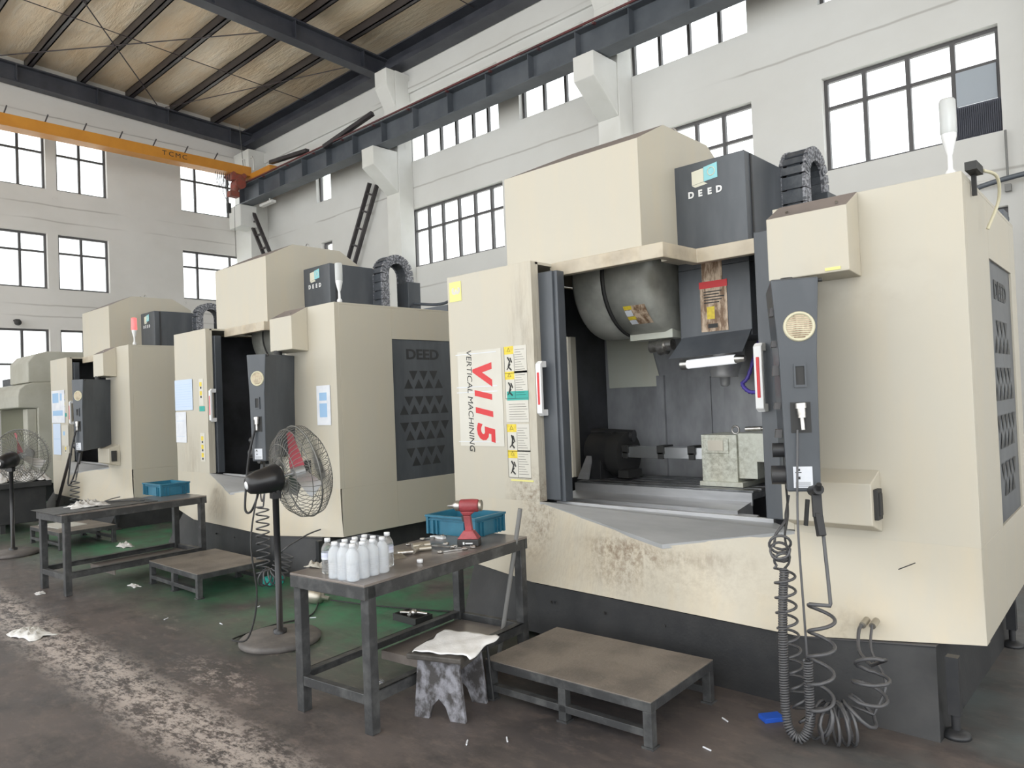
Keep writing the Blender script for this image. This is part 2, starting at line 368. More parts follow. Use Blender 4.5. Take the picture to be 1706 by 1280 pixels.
def tag(o, label, cat, group=None, kind=None):
    o['label'] = label; o['category'] = cat
    if group: o['group'] = group
    if kind: o['kind'] = kind
    return o
def thing(name, label, cat, loc=(0, 0, 0), rz=0., group=None):
    o = bpy.data.objects.new(name, None); o.empty_display_size = .05; C.objects.link(o)
    o.location = loc; o.rotation_euler = (0, 0, rz); return tag(o, label, cat, group)
def copy_tree(o, parent=None):
    c = o.copy(); C.objects.link(c)
    if parent: c.parent = parent
    for ch in list(o.children): copy_tree(ch, c)
    return c
def recentre(o):
    """put a one-mesh thing's origin at the middle of its base"""
    vs = [v.co for v in o.data.vertices]
    c = Vector(((min(v.x for v in vs)+max(v.x for v in vs))/2, (min(v.y for v in vs)+max(v.y for v in vs))/2, min(v.z for v in vs)))
    o.data.transform(Matrix.Translation(-c)); o.location = o.location+c; return o
def smooth_path(pts, k=8):
    pts = [Vector(p) for p in pts]; out = []
    P = [pts[0]]+pts+[pts[-1]]
    for i in range(1, len(P)-2):
        a, b, c, d = P[i-1], P[i], P[i+1], P[i+2]
        for j in range(k):
            t = j/k; out.append(.5*((2*b)+(c-a)*t+(2*a-5*b+4*c-d)*t*t+(3*b-a-3*c+d)*t**3))
    out.append(pts[-1]); return out
def coil(path, r, turns, k=14, r2=None, phase=0.):
    """helix of a given radius wound along a path"""
    path = [Vector(p) for p in path]; L = [0]
    for i in range(1, len(path)): L.append(L[-1]+(path[i]-path[i-1]).length)
    T = L[-1]; out = []; n = int(turns*k); a = (path[1]-path[0]).orthogonal().normalized(); j = 0
    for q in range(n+1):
        d = T*q/n; j = 0
        while j < len(L)-2 and L[j+1] < d: j += 1
        f = (d-L[j])/max(L[j+1]-L[j], 1e-9); p = path[j].lerp(path[j+1], f); t = (path[j+1]-path[j]).normalized()
        a = (a-t*a.dot(t)).normalized(); b = t.cross(a); g = 2*math.pi*q/k+phase
        rr = r if r2 is None else r+(r2-r)*q/n
        out.append(p+(a*math.cos(g)+b*math.sin(g))*rr)
    return out

# ------------------------------------------------------------------ the hall
YW, XL = 10.0, -18.55
def struct(name, mb, m, parent=None, bevel=0.):
    o = mb.build(name, m, parent, bevel)
    if not parent: o['kind'] = 'structure'
    return o
fl = MB(); fl.poly((XL-.2, -6, 0), (12.5, -6, 0), (12.5, YW+.2, 0), (XL-.2, YW+.2, 0)); struct('floor', fl, 'floor')
M['bounce_ground'] = mat('bounce_concrete', (.50, .50, .48), .8, col2=(.44, .44, .42), scale=.5)
fl = MB(); fl.poly((-70, -60, -.03), (60, -60, -.03), (60, 60, -.03), (-70, 60, -.03)); struct('trim_7', fl, 'bounce_ground')  # unseen pale ground outside, added to bounce light into the hall

def wall_mesh(axis, at, depth, a0, a1, z0, z1, holes):
    """wall sheet with real openings: front face, back face and reveals"""
    As = sorted({a0, a1, *[h[0] for h in holes], *[h[1] for h in holes]}); Zs = sorted({z0, z1, *[h[2] for h in holes], *[h[3] for h in holes]})
    mb = MB()
    P = (lambda a, d, z: (a, at+d, z)) if axis == 'x' else (lambda a, d, z: (at-d, a, z))
    for i in range(len(As)-1):
        for j in range(len(Zs)-1):
            ca, cz = (As[i]+As[i+1])/2, (Zs[j]+Zs[j+1])/2
            if any(h[0] < ca < h[1] and h[2] < cz < h[3] for h in holes): continue
            for d in (0, depth): mb.poly(P(As[i], d, Zs[j]), P(As[i+1], d, Zs[j]), P(As[i+1], d, Zs[j+1]), P(As[i], d, Zs[j+1]))
    for b0, b1, c0, c1 in holes:
        for q in (((b0, c0), (b1, c0)), ((b1, c0), (b1, c1)), ((b1, c1), (b0, c1)), ((b0, c1), (b0, c0))):
            (u, w), (u1, w1) = q; mb.poly(P(u, 0, w), P(u1, 0, w1), P(u1, depth, w1), P(u, depth, w))
    return mb
# openings: (a0, a1, z0, z1, mullions, transom)
U0, U1, L0, L1 = 6.67, 7.93, 4.44, 5.68
back_w = [
    (-12.0, -9.27, U0, U1, [-11.49, -11.0, -10.54, -10.06, -9.65], 7.55), (-8.75, -7.25, U0, U1, [-8.24, -7.75], 7.55),
    (-6.37, -4.39, U0, U1, [-5.87, -5.36, -4.86], 7.55), (-3.41, -1.43, U0, U1, [-2.91, -2.41, -1.92], 7.55),
    (-11.92, -9.24, L0, L1, [-11.46, -11.03, -10.55, -10.09, -9.64], 5.22), (-8.75, -7.25, L0, L1, [-8.24, -7.75], 5.22),
    (-6.37, -4.38, L0, L1, [-5.87, -5.30, -4.86], 5.22), (-3.41, -1.43, L0, L1, [-2.91, -2.40, -1.91], 5.29),
    (-15.42, -14.8, 6.55, 7.71, [], 7.3), (-15.3, -14.83, 4.44, 5.56, [], 5.15), (-3.0, -1.42, 2.3, 3.58, [-2.5, -1.95], 3.2)]
left_w = []
for z0, z1 in ((U0+.03, U1+.02), (4.46, 5.71), (2.0, 3.56)):
    t = z1-.41 if z0 > 3 else 2.78
    for q in (-4.4, -.1): left_w += [(q, q+1.05, z0, z1, [q+.54], t), (q+1.26, q+2.31, z0, z1, [q+1.8], t)]
    left_w += [(4.02, 5.07, z0, z1, [4.56], t), (5.28, 6.34, z0, z1, [5.78], t), (8.07, 9.75, z0, z1, [8.48, 9.36], t)]
struct('wall_back', wall_mesh('x', YW, .24, XL-.24, 12., 0, 9.4, [w[:4] for w in back_w]), 'wall')
struct('wall_left', wall_mesh('y', XL, .24, -5., YW+.24, 0, 9.6, [w[:4] for w in left_w]), 'wall_l')
def window(n, axis, at, w):
    a0, a1, z0, z1, mul, tr = w; fr = MB(); gl = MB(); rv = .10
    def bx(mb, u0, u1, w0, w1, d0, d1):
        if axis == 'x': mb.box(u0, u1, at+d0, at+d1, w0, w1)
        else: mb.box(at-d1, at-d0, u0, u1, w0, w1)
    t = .045
    for u0, u1, w0, w1 in ((a0, a1, z0, z0+t), (a0, a1, z1-t, z1), (a0, a0+t, z0+t, z1-t), (a1-t, a1, z0+t, z1-t)): bx(fr, u0, u1, w0, w1, rv, rv+.06)
    edges = [a0+t]+mul+[a1-t]
    for m in mul: bx(fr, m-.025, m+.025, z0+t, z1-t, rv, rv+.06)
    for i in range(len(edges)-1):
        g0 = edges[i]+(.025 if i else 0); g1 = edges[i+1]-(.025 if i < len(edges)-2 else 0)
        if tr: bx(fr, g0, g1, tr-.022, tr+.022, rv+.004, rv+.056)
    bx(gl, a0+t, a1-t, z0+t, z1-t, rv+.028, rv+.034)
    o = struct('window_%d' % n, fr, 'frame'); gl.build('glass_pane', 'glass', o, label='clear window glass'); return o
n = 0; wins = []
for w in back_w: n += 1; wins.append(window(n, 'x', YW, w))
for w in left_w: n += 1; window(n, 'y', XL, w)
# bottom right light of the big window near the front: dull panel over a louvred extractor
mb = MB(); mb.box(-1.885, -1.475, YW+.08, YW+.10, 4.86, 5.268); mb.build('blanking_panel', 'louvergrey', wins[7], label='dull grey sheet in place of a pane')
mb = MB(); mb.box(-1.90, -1.435, YW+.075, YW+.10, 4.44, 4.85)
for i in range(22):
    x = -1.89+i*.0205; mb.box(x, x+.008, YW+.055, YW+.075, 4.47, 4.83)
mb.build('louver_panel', 'louver', wins[7], label='dark louvred vent')
# window sills
k = 0
# columns with corbels
def column(n, x, y0, cy, top, w=.42):
    mb = MB(); mb.box(x-w/2, x+w/2, y0, YW, 0, top)
    h = w*.46
    mb.prism([(y0, 5.95), (cy, 6.42), (cy, 6.80), (y0, 6.80)], x-h, x+h, 'x')
    mb.prism([(y0, 7.75), (y0-.22, 8.15), (y0-.22, top), (y0, top)], x-h, x+h, 'x')
    struct('trim_%d' % n, mb, 'column', bevel=.012)
column(1, -12.0, 9.62, 9.0, 8.50); column(2, -6.55, 9.62, 9.0, 8.50); column(3, -.72, 9.62, 9.0, 8.5)
mb = MB(); mb.box(XL, -17.75, 9.5, YW, 0, 8.4); mb.box(-18.0, -17.4, 9.05, 9.5, 6.25, 6.80); struct('trim_4', mb, 'column', bevel=.012)
mb = MB(); mb.box(XL, 12, YW-.05, YW, 8.1, 8.35); struct('trim_5', mb, 'wall')
mb = MB(); mb.box(XL, XL+.05, -5, YW-.5, 8.05, 8.32); struct('trim_6', mb, 'wall_l')

# roof
def rz(y): return 8.60+(9.9-y)*.046          # underside of rafters
mb = MB(); mb.hull([(XL-.3, YW+.3, rz(YW+.3)+.63), (12.5, YW+.3, rz(YW+.3)+.63), (12.5, -5, rz(-5)+.63), (XL-.3, -5, rz(-5)+.63)],
                   [(XL-.3, YW+.3, rz(YW+.3)+.75), (12.5, YW+.3, rz(YW+.3)+.75), (12.5, -5, rz(-5)+.75), (XL-.3, -5, rz(-5)+.75)])
struct('ceiling', mb, 'ceil')
def rafter(x, label):
    mb = MB(); y0, y1 = -4.9, 9.95
    def sec(xa, xb, za, zb): mb.hull([(xa, y0, rz(y0)+za), (xb, y0, rz(y0)+za), (xb, y0, rz(y0)+zb), (xa, y0, rz(y0)+zb)], [(xa, y1, rz(y1)+za), (xb, y1, rz(y1)+za), (xb, y1, rz(y1)+zb), (xa, y1, rz(y1)+zb)])
    sec(x-.13, x+.13, 0, .03); sec(x-.13, x+.13, .385, .415); sec(x-.02, x+.02, .03, .385)
    for i in range(9):
        y = 9.3-i*1.6; mb.box(x-.12, x+.12, y-.01, y+.01, rz(y)+.03, rz(y)+.385)
    tag(mb.build('roof_rafter', 'steelblue'), label, 'roof beam', 'roof rafters')
rafter(-18.38, 'dark steel I-beam rafter running up against the left end wall')
rafter(-12.5, 'dark steel I-beam rafter crossing the roof in mid photo, landing on a white column')
rafter(-6.6, 'dark steel I-beam rafter nearest overhead, above the frontmost white corbel column')
rafter(-.7, 'dark steel I-beam rafter beyond the right edge of the view')
names = ['second', 'third', 'fourth', 'fifth', 'sixth', 'seventh', 'eighth', 'ninth', 'tenth', 'eleventh']
for i in range(9):
    y = 8.93-i*1.045; mb = MB(); z = rz(y)+.43; mb.box(-18.5, 12, y-.055, y-.035, z, z+.19); mb.box(-18.5, 12, y-.055, y+.055, z, z+.018); mb.box(-18.5, 12, y-.055, y+.055, z+.172, z+.19); mb.box(-18.5, 12, y+.03, y+.055, z, z+.03)
    tag(mb.build('roof_purlin', 'purlin'), 'dark steel roof purlin, %s out from the long window wall' % names[i], 'purlin', 'roof purlins')
mb = MB(); z = rz(9.85); mb.box(-18.4, 12, 9.66, 9.98, z+.02, z+.05); mb.box(-18.4, 12, 9.92, 9.96, z+.05, z+.42); mb.box(-18.4, 12, 9.66, 9.98, z+.42, z+.45); mb.box(-18.4, 12, 9.66, 9.70, z+.05, z+.12)
tag(mb.build('eaves_beam', 'steelblue'), 'dark steel eaves beam lying along the top of the long window wall', 'roof beam')
def rod(p0, p1, r, lab, m='rod', grp='roof bracing rods'):
    mb = MB(); mb.tube([p0, p1], r, 6); tag(mb.build('bracing_rod', m), lab, 'rod', grp)
zc = lambda y: rz(y)+.40
rod((-18.2, 4.1, zc(4.1)), (-12.7, 7.9, zc(7.9)), .012, 'thin roof bracing rod rising left to right over the left bay')
rod((-18.2, 7.4, zc(7.4)), (-12.7, 3.2, zc(3.2)), .012, 'thin roof bracing rod falling across the left bay from the top edge')
rod((-18.2, 7.6, zc(7.6)), (-12.7, 9.7, zc(9.7)), .010, 'thin roof bracing rod near the end wall corner')
rod((-15.4, -2, zc(-2)), (-15.4, 9.8, zc(9.8)), .009, 'thin sag rod crossing the purlins midway along the left bay')
rod((-9.6, -2, zc(-2)), (-9.6, 9.8, zc(9.8)), .009, 'thin sag rod crossing the purlins of the bay nearest overhead')
rod((-17.6, 9.2, 8.95), (-17.45, 9.2, 7.7), .008, 'grey cord hanging from the roof above the hoist end of the crane', 'rodcord', 'hanging cords')

# crane runway beam on the corbels
t = thing('crane_runway_beam', 'grey steel crane runway beam on the white corbels, red rail along its top', 'crane beam', (-9, 9.25, 6.81))
mb = MB(); mb.box(-17.75, 8, 9.10, 9.42, 6.81, 6.835); mb.box(-17.75, 8, 9.10, 9.42, 7.25, 7.275); mb.box(-17.75, 8, 9.25, 9.27, 6.835, 7.25); mb.build('i_beam', 'runway', t)
for i in range(17):
    x = -17.55+i*.98; mb = MB(); mb.box(x, x+.012, 9.11, 9.41, 6.835, 7.25); mb.build('stiffener_plate', 'runway', t)
mb = MB(); mb.box(-17.75, 8, 9.235, 9.285, 7.275, 7.33); mb.build('crane_rail', 'redrail', t, label='rusty red crane rail')
mb = MB(); mb.box(-17.5, 8, 9.06, 9.085, 7.27, 7.30)
for i in range(18): mb.box(-17.4+i*1.1, -17.36+i*1.1, 9.06, 9.12, 7.22, 7.25)
mb.build('conductor_rail', 'redrail', t, label='red conductor rail')

# overhead crane
t = thing('overhead_crane', 'orange single-girder overhead crane spanning in front of the left end wall', 'crane', (-17.2, 9.2, 7.33))
mb = MB(); gx = -17.2
mb.hull([(gx-.14, -4.5, 7.44), (gx+.14, -4.5, 7.44), (gx+.14, -4.5, 7.71), (gx-.14, -4.5, 7.71)], [(gx-.14, 9.2, 7.44), (gx+.14, 9.2, 7.44), (gx+.14, 9.2, 7.67), (gx-.14, 9.2, 7.67)])
mb.box(gx-.17, gx+.17, -4.5, 9.2, 7.43, 7.445); mb.build('girder', 'orangecrane', t)
mb = MB(); [mb.text(c_, .15, (gx+.142, 7.07+i_*.155, 7.57-i_*.002), (0, 1, 0), (0, 0, 1), .002, sx=1.15) for i_, c_ in enumerate('TCMC')]; mb.build('girder_lettering', 'ink', t, label='black capital letters')
for i in range(8):
    y = 8.3-i*.72; mb = MB(); mb.bar((gx, y, 7.68), (gx+.16, y+.03, 7.84), .02, .02); mb.build('cable_bracket', 'frame', t)
mb = MB(); mb.box(-18.0, -16.1, 9.16, 9.36, 7.33, 7.50); mb.cyl((-17.8, 9.2, 7.38), (-17.8, 9.34, 7.38), .09); mb.cyl((-16.4, 9.2, 7.38), (-16.4, 9.34, 7.38), .09); mb.build('end_carriage', 'orangecrane', t, label='orange end carriage riding on the runway rail')
mb = MB(); mb.tube([(-16.75, 9.1, 7.5), (-16.75, 9.1, 7.78), (-16.82, 9.1, 7.86), (-16.9, 9.1, 7.84)], .02, 8); mb.tube([(-17.1, 9.05, 7.66), (-17.1, 9.05, 7.84), (-17.2, 9.05, 7.88)], .015, 8); islands(mb, 'cable_hook', 'pipe', t)
h = MB(); hy = 8.86
h.cyl((gx-.05, hy, 7.18), (gx+.26, hy, 7.18), .13); h.box(gx-.02, gx+.18, hy-.2, hy+.16, 7.26, 7.42); h.cyl((gx+.1, hy-.1, 7.12), (gx+.1, hy-.1, 6.86), .10, .09); h.box(gx+.02, gx+.2, hy-.26, hy-.02, 6.84, 6.98); h.cyl((gx-.2, hy-.15, 7.4), (gx+.2, hy-.15, 7.4), .06); h.cyl((gx-.2, hy+.12, 7.4), (gx+.2, hy+.12, 7.4), .06)
ho = h.build('electric_hoist', 'hoistred', t, bevel=.01, label='rusty red electric hoist')
mb = MB(); mb.tube([(gx+.1, hy-.12, 6.86), (gx+.1, hy-.12, 3.9)], .006, 6); mb.build('hoist_cable', 'rodcord', ho)
mb = MB(); mb.box(gx-.1, gx-.02, hy-.22, hy-.14, 6.48, 6.72); mb.tube(smooth_path([(gx-.06, hy-.18, 6.72), (gx-.1, hy-.3, 7.0), (gx, hy-.3, 7.35)]), .008, 6); mb.build('hoist_pendant', 'ink', ho)
mb = MB()
for i in range(7): mb.tube(smooth_path([(gx+.1, hy-.22-i*.05, 7.4), (gx+.1, hy-.24-i*.05, 7.1-.05*(i % 3)), (gx+.1, hy-.27-i*.05, 7.4)], 5), .006, 5)
islands(mb, 'festoon_cable', 'ink', ho)

# ladder-like cable trays leaning on the back wall, braces on the rail
def ladder(p0, p1, side, lab):
    t = thing('wall_ladder', lab, 'ladder', p0); p0, p1, s = Vector(p0), Vector(p1), Vector(side)
    for a in (0, 1):
        mb = MB(); mb.bar(p0+s*a, p1+s*a, .05, .09, (0, 1, 0)); mb.build('rail', 'purlin', t, bevel=.004)
    nn = int((p1-p0).length/.42)
    for i in range(1, nn+1):
        q = p0.lerp(p1, i/(nn+.6)); mb = MB(); mb.bar(q, q+s, .04, .05, (0, 1, 0)); mb.build('rung', 'purlin', t)
ladder((-14.38, 9.82, 4.2), (-13.12, 9.88, 6.5), (.26, 0, -.10), 'dark steel ladder frame leaning to the right on the back wall, beside the middle column')
ladder((-16.6, 9.42, 4.9), (-17.72, 9.42, 6.62), (.30, 0, .0), 'dark steel ladder frame leaning to the left in the wall corner')
def brace(p0, p1, lab):
    mb = MB(); mb.bar(p0, p1, .10, .08); tag(mb.build('steel_brace', 'purlin'), lab, 'brace', 'braces above the runway beam')
brace((-13.55, 9.02, 7.22), (-12.32, 9.42, 7.70), 'dark angle iron brace rising from the crane rail beside the white column')
brace((-16.0, 9.14, 7.52), (-14.4, 9.14, 7.39), 'dark angle iron brace sloping down to the crane rail near the crane end')
mb = MB(); mb.tube([(-8, 9.86, 3.85), (12, 9.86, 3.87)], .022, 10); tag(mb.build('wall_pipe', 'pipe'), 'white pipe running level along the long wall at far right', 'pipe')
mb = MB(); mb.tube([(-1.40, 9.94, 4.42), (-1.40, 9.94, 3.86)], .012, 8); mb.box(-1.43, -1.37, 9.9, 9.97, 3.72, 3.80); tag(mb.build('wall_conduit', 'conduit'), 'thin grey conduit dropping from the louvred vent to the wall pipe', 'conduit')
mb = MB(); mb.box(-16.9, -16.3, 9.3, 9.42, 6.66, 6.72); mb.tube([(-16.5, 9.36, 6.72), (-16.5, 9.36, 6.80)], .02, 8); tag(recentre(mb.build('strip_lamp', 'pipe')), 'small white strip lamp fixed under the crane beam near the corner', 'lamp')
mb = MB(); mb.sphere((-18.36, 4.42, 3.66), .07); mb.box(-18.55, -18.36, 4.38, 4.46, 3.70, 3.73); tag(recentre(mb.build('security_camera', 'ink')), 'small black dome security camera on the left end wall', 'camera')

# ------------------------------------------------------------------ the three machining centres
def deed_pattern(P, u0, u1, ztop, n):
    """letters and rows of triangles cut into a side door; P(u, z, d) maps door coordinates to the place"""
    mb = MB(); cu = (u0+u1)/2; W = u1-u0
    o = P(cu, ztop-.135, .002); uu = Vector(P(cu+1, 0, 0))-Vector(P(cu, 0, 0)); mb.text('DEED', .145, o, uu, (0, 0, 1), .001, sx=1.25, bold=.004)
    out = [('door_lettering', mb)]; z = ztop-.30; hgt = .105; p = W/5.6
    for a, b in ((3, 4), (4, 5), (5, 4), (4, 3)):
        mb = MB(); out.append(('cutout_row', mb))
        for i in range(a):
            c = cu+(i-(a-1)/2)*p; mb.poly(P(c-p*.42, z, .003), P(c+p*.42, z, .003), P(c, z-hgt*.95, .003))
        for i in range(b):
            c = cu+(i-(b-1)/2)*p; mb.poly(P(c-p*.42, z-hgt*1.75, .003), P(c+p*.42, z-hgt*1.75, .003), P(c, z-hgt*.8, .003))
        z -= .265
    return out

def chain_sides(sd, par, dx):
    """the two rows of side links, one part each"""
    for lo, hi in ((-9, -2.13), (-2.13, 9)):
        m2 = MB()
        for f in sd.f:
            c = sum(sd.v[i].x for i in f)/len(f)-dx
            if lo < c < hi: m2.add([sd.v[i] for i in f], [list(range(len(f)))])
        m2.build('chain_links', 'chainside', par)
def make_machine(dx, idx, label):
    root = thing('machining_center', label, 'milling machine', O_+Vector((dx, 0, 0)))
    B = lambda: MB(dx)
    def skew(m):
        if idx == 0:
            for v in m.v:
                if v.x > -.80: v.x -= .028*(v.y-3.97)
    cream = 'cream' if idx == 0 else 'cream_mid'; skirt = 'skirt' if idx == 0 else 'skirt_mid'
    xl, xr, yf, zb, zt = -4.29, -.735, 3.95, .37, 2.58
    # upper enclosure: front sheets, sides, roof
    mb = B()
    mb.box(xl, -3.41, yf, yf+.05, .86, zt); mb.box(-1.6, xr, yf, yf+.05, .82, zt)          # front sheets
    mb.box(-3.45, -3.41, yf+.05, 4.03, .86, zt)                                             # jamb return
    mb.box(-1.64, -1.60, yf, 4.6, .83, zt)
    for x0, x1, hole in ((xl, xl+.03, 1), (xr-.03, xr, 1)):                                   # side sheets with a door opening
        mb.box(x0, x1, yf+.05, 4.62, .82, zt-.02); mb.box(x0, x1, yf+.022, 4.62, zb, .82); mb.box(x0, x1, 5.43, 5.62, zb, zt-.02); mb.box(x0, x1, 4.62, 5.43, zb, .82); mb.box(x0, x1, 4.62, 5.43, 2.25, zt-.02)
    mb.box(xl, -4.06, yf+.05, 5.62, zt-.02, zt); mb.box(-4.06, -3.41, yf+.05, 4.42, zt-.02, zt)  # roof
    mb.box(-2.2, -1.6, 4.62, 5.62, zt-.02, zt); mb.box(-1.6, xr, yf+.05, 5.62, zt-.02, zt)
    mb.box(xl, xr, 5.60, 5.63, zb, zt)
    skew(mb); mb.build('enclosure', cream, root, bevel=.0025)
    # bowed lower skirt
    A, Bp, Cp, D = (xl, yf, zb), (-3.29, 3.69, zb), (-1.48, 3.62, zb), (xr, yf+.02, zb)
    OL, T, R1 = (-3.41, yf, .862), (-2.22, 3.61, .742), (-1.6, yf, .822)
    AL, AR = (xl, yf, .862), (xr, yf, .822)
    mb = B(); top = [AL, OL, T, R1, AR]; bot = [A, Bp, (-2.3, 3.655, zb), Cp, D]; ut, ub = [], []
    for i in range(4):
        for j in range(3):
            ut.append(Vector(top[i]).lerp(Vector(top[i+1]), j/3)); ub.append(Vector(bot[i]).lerp(Vector(bot[i+1]), j/3))
    ut.append(Vector(AR)); ub.append(Vector(D)); nv = 9
    vv = []
    for i, (p, q) in enumerate(zip(ut, ub)):
        for k in range(nv):
            t = k/(nv-1); v = p.lerp(q, t)
            if i < 4 or i > 8: e = t**2.3; v.x, v.y = p.x+(q.x-p.x)*e, p.y+(q.y-p.y)*e
            vv.append(v)
    mb.add(vv, [(i*nv+k, (i+1)*nv+k, (i+1)*nv+k+1, i*nv+k+1) for i in range(12) for k in range(nv-1)], True)
    mb.add([*ub, (xr, 4.05, zb), (xl, 4.05, zb)], [list(range(15))])
    mb.build('front_skirt', skirt, root)
    mb = B(); s = [OL, (-3.38, 4.12, .834), (-1.78, 4.12, .826), R1, T]
    mb.hull([(x, y-.003, z+.003) for x, y, z in s], [(x, y, z-.022) for x, y, z in s]); mb.build('sill_plate', 'sill', root)
    mb = B(); mb.box(-3.38, -1.78, 4.10, 4.125, .55, .852); mb.build('door_track', 'steel', root)
    # base
    mb = B()
    bt = [(-3.93, 5.5, .05), (-3.93, 3.66, .05), (-3.2, 3.66, .05), (-2.03, 3.66, .05), (-1.96, 3.66, 0), (-1.48, 3.66, 0), (-.875, 3.66, 0), (-.875, 5.5, 0)]
    tp = [(-4.05, 5.5, .362), (-4.05, 3.90, .362), (-3.27, 3.70, .362), (-2.03, 3.655, .362), (-1.96, 3.652, .362), (-1.48, 3.64, .362), (-.925, 3.87, .362), (-.925, 5.5, .362)]
    for i in range(7):
        k = 6; p = [[Vector(bt[i+j]).lerp(Vector(tp[i+j]), v/k) for v in range(k+1)] for j in (0, 1)]; g = [p[0][v].lerp(p[1][v], u/k) for u in range(k+1) for v in range(k+1)]
        mb.add(g, [(u*(k+1)+v, (u+1)*(k+1)+v, (u+1)*(k+1)+v+1, u*(k+1)+v+1) for u in range(k) for v in range(k)], True)
    mb.poly(*tp); mb.poly(*bt); mb.build('base', 'base', root)
    mb = B(); mb.prism([(-1.50, 3.625), (-.92, 3.855), (-.92, 3.95), (-1.5, 3.95)], .360, .366, 'z'); mb.build('base_ledge', 'frame', root)
    mb = B()
    for i in range(5):
        x = -3.1+i*.42; mb.cyl((x, 3.653, .27), (x, 3.668, .27), .009, n=10)
    islands(mb, 'base_screw', 'ink', root)
    for x, y in ((-.835, 3.77), (-.84, 5.25), (-4.05, 5.2)):
        mb = B(); mb.box(x-.025, x+.025, y-.025, y+.025, .10, .36); mb.cyl((x, y, .03), (x, y, .11), .018, n=12); mb.lathe([(0, .035), (.03, .032), (.058, .014), (.06, 0), (0, 0)], (x, y, 0)); mb.build('levelling_foot', 'black', root)
    # header with the jog
    mb = B(); pl = [(-3.43, 4.19), (-2.475, 4.19), (-2.455, 4.60), (-1.62, 4.60), (-1.62, 4.66), (-2.52, 4.66), (-2.54, 4.25), (-3.43, 4.25)]
    mb.prism(pl, 2.485, 2.585, 'z'); mb.build('header', 'header', root, bevel=.005)
    mb = B(); mb.box(-3.41, -2.50, 4.25, 4.42, 2.55, 2.575); mb.box(-2.77, -1.64, 4.66, 4.92, 2.55, 2.575); mb.build('header_roof', cream, root)
    # column cover with hipped top
    x0, x1, y0, y1 = -4.045, -2.765, 4.40, 5.75; zr, ze = 3.575, 3.395
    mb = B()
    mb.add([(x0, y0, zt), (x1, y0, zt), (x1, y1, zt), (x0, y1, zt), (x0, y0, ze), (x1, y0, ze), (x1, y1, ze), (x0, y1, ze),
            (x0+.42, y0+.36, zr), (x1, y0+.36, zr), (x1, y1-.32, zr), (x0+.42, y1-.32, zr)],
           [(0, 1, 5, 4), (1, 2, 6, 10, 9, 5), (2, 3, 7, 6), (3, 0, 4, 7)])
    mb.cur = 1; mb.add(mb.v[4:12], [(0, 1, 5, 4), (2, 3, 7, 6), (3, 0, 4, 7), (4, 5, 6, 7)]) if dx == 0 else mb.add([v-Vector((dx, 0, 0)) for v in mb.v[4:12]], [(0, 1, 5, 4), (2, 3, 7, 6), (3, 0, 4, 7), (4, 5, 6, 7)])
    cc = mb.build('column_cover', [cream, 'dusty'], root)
    mb = B()
    for q in (.35, .75):
        mb.tube([(-3.2+q*.5+.035*math.cos(a), 5.0, zr+.035*math.sin(a)+.012) for a in [math.pi*j/8*1.25-.4 for j in range(9)]], .006, 6)
    islands(mb, 'lifting_eye', 'chrome', cc)
    # spindle motor cover with logo
    mb = B(); mb.box(-2.772, -2.215, 4.90, 5.53, 2.50, 3.28); sc = mb.build('spindle_cover', 'dark', root, bevel=.006)
    mb = B(); mb.cur = 0
    mb.poly((-2.625, 4.897, 3.215), (-2.53, 4.897, 3.225), (-2.53, 4.897, 3.125), (-2.625, 4.897, 3.115)); mb.poly((-2.625, 4.897, 3.113), (-2.53, 4.897, 3.123), (-2.50, 4.897, 3.105), (-2.60, 4.897, 3.095)); mb.cur = 1
    mb.poly((-2.528, 4.896, 3.23), (-2.42, 4.896, 3.245), (-2.42, 4.896, 3.135), (-2.528, 4.896, 3.125))
    mb.cur = 0; mb.tube([(-2.468+.028*math.cos(a), 4.895, 3.188+.03*math.sin(a)) for a in [math.pi*2*j/14 for j in range(14)]], .0035, 5, closed=True)
    mb.build('logo', ['logocream', 'cyan'], sc, label='cream and teal cube logo')
    mb = B()
    for i, ch in enumerate('DEED'): mb.text(ch, .064, (-2.635+i*.074, 4.896, 3.045), (1, 0, 0), (0, 0, 1), .0015, bold=.003)
    mb.build('lettering', 'white', sc, label='white capital letters')
    mb = B(); mb.box(-2.214, -2.205, 4.98, 5.0, 2.6, 3.27); mb.build('cover_seam', 'black', sc)
    # cable drag chain
    ch = B(); sd = B(); path = []; cy, rr = 5.77, .195; cz = 3.20
    path += [(cy-rr, 2.56+.107*j) for j in range(6)]
    path += [(cy-rr*math.cos(a), cz+rr*math.sin(a)) for a in [math.pi*j/9 for j in range(0, 10)]]
    path += [(cy+rr, 3.095-.107*j) for j in range(6)]
    for i in range(len(path)-1):
        (ya, za), (yb, zb_) = path[i], path[i+1]; d = Vector((0, yb-ya, zb_-za)); ln = d.length; d.normalize(); nrm = Vector((0, -d.z, d.y)); m = Vector((0, (ya+yb)/2, (za+zb_)/2))
        def blk(mm, xa, xb, h, tn0, tn1):
            q = [m+d*(a*h)+nrm*b for a, b in ((-1, tn0), (1, tn0), (1, tn1), (-1, tn1))]
            mm.hull([Vector((xa, p.y, p.z)) for p in q], [Vector((xb, p.y, p.z)) for p in q])
        blk(ch, -2.21, -2.055, ln*.44, -.048, -.038); blk(ch, -2.21, -2.055, ln*.44, .038, .048); blk(ch, -2.18, -2.08, ln*.5, -.03, .03)
        blk(sd, -2.235, -2.21, ln*.47, -.054, .054); blk(sd, -2.055, -2.03, ln*.47, -.054, .054); blk(sd, -2.031, -2.026, ln*.2, -.02, .02)
    cho = ch.build('cable_chain', 'chain', root); chain_sides(sd, cho, dx)
    mb = B(); mb.box(-2.22, -2.0, 5.90, 6.10, 2.4, 3.12); mb.box(-3.3, -1.5, 5.64, 6.5, 0, 2.56); mb.build('column', 'dark', root, bevel=.005)
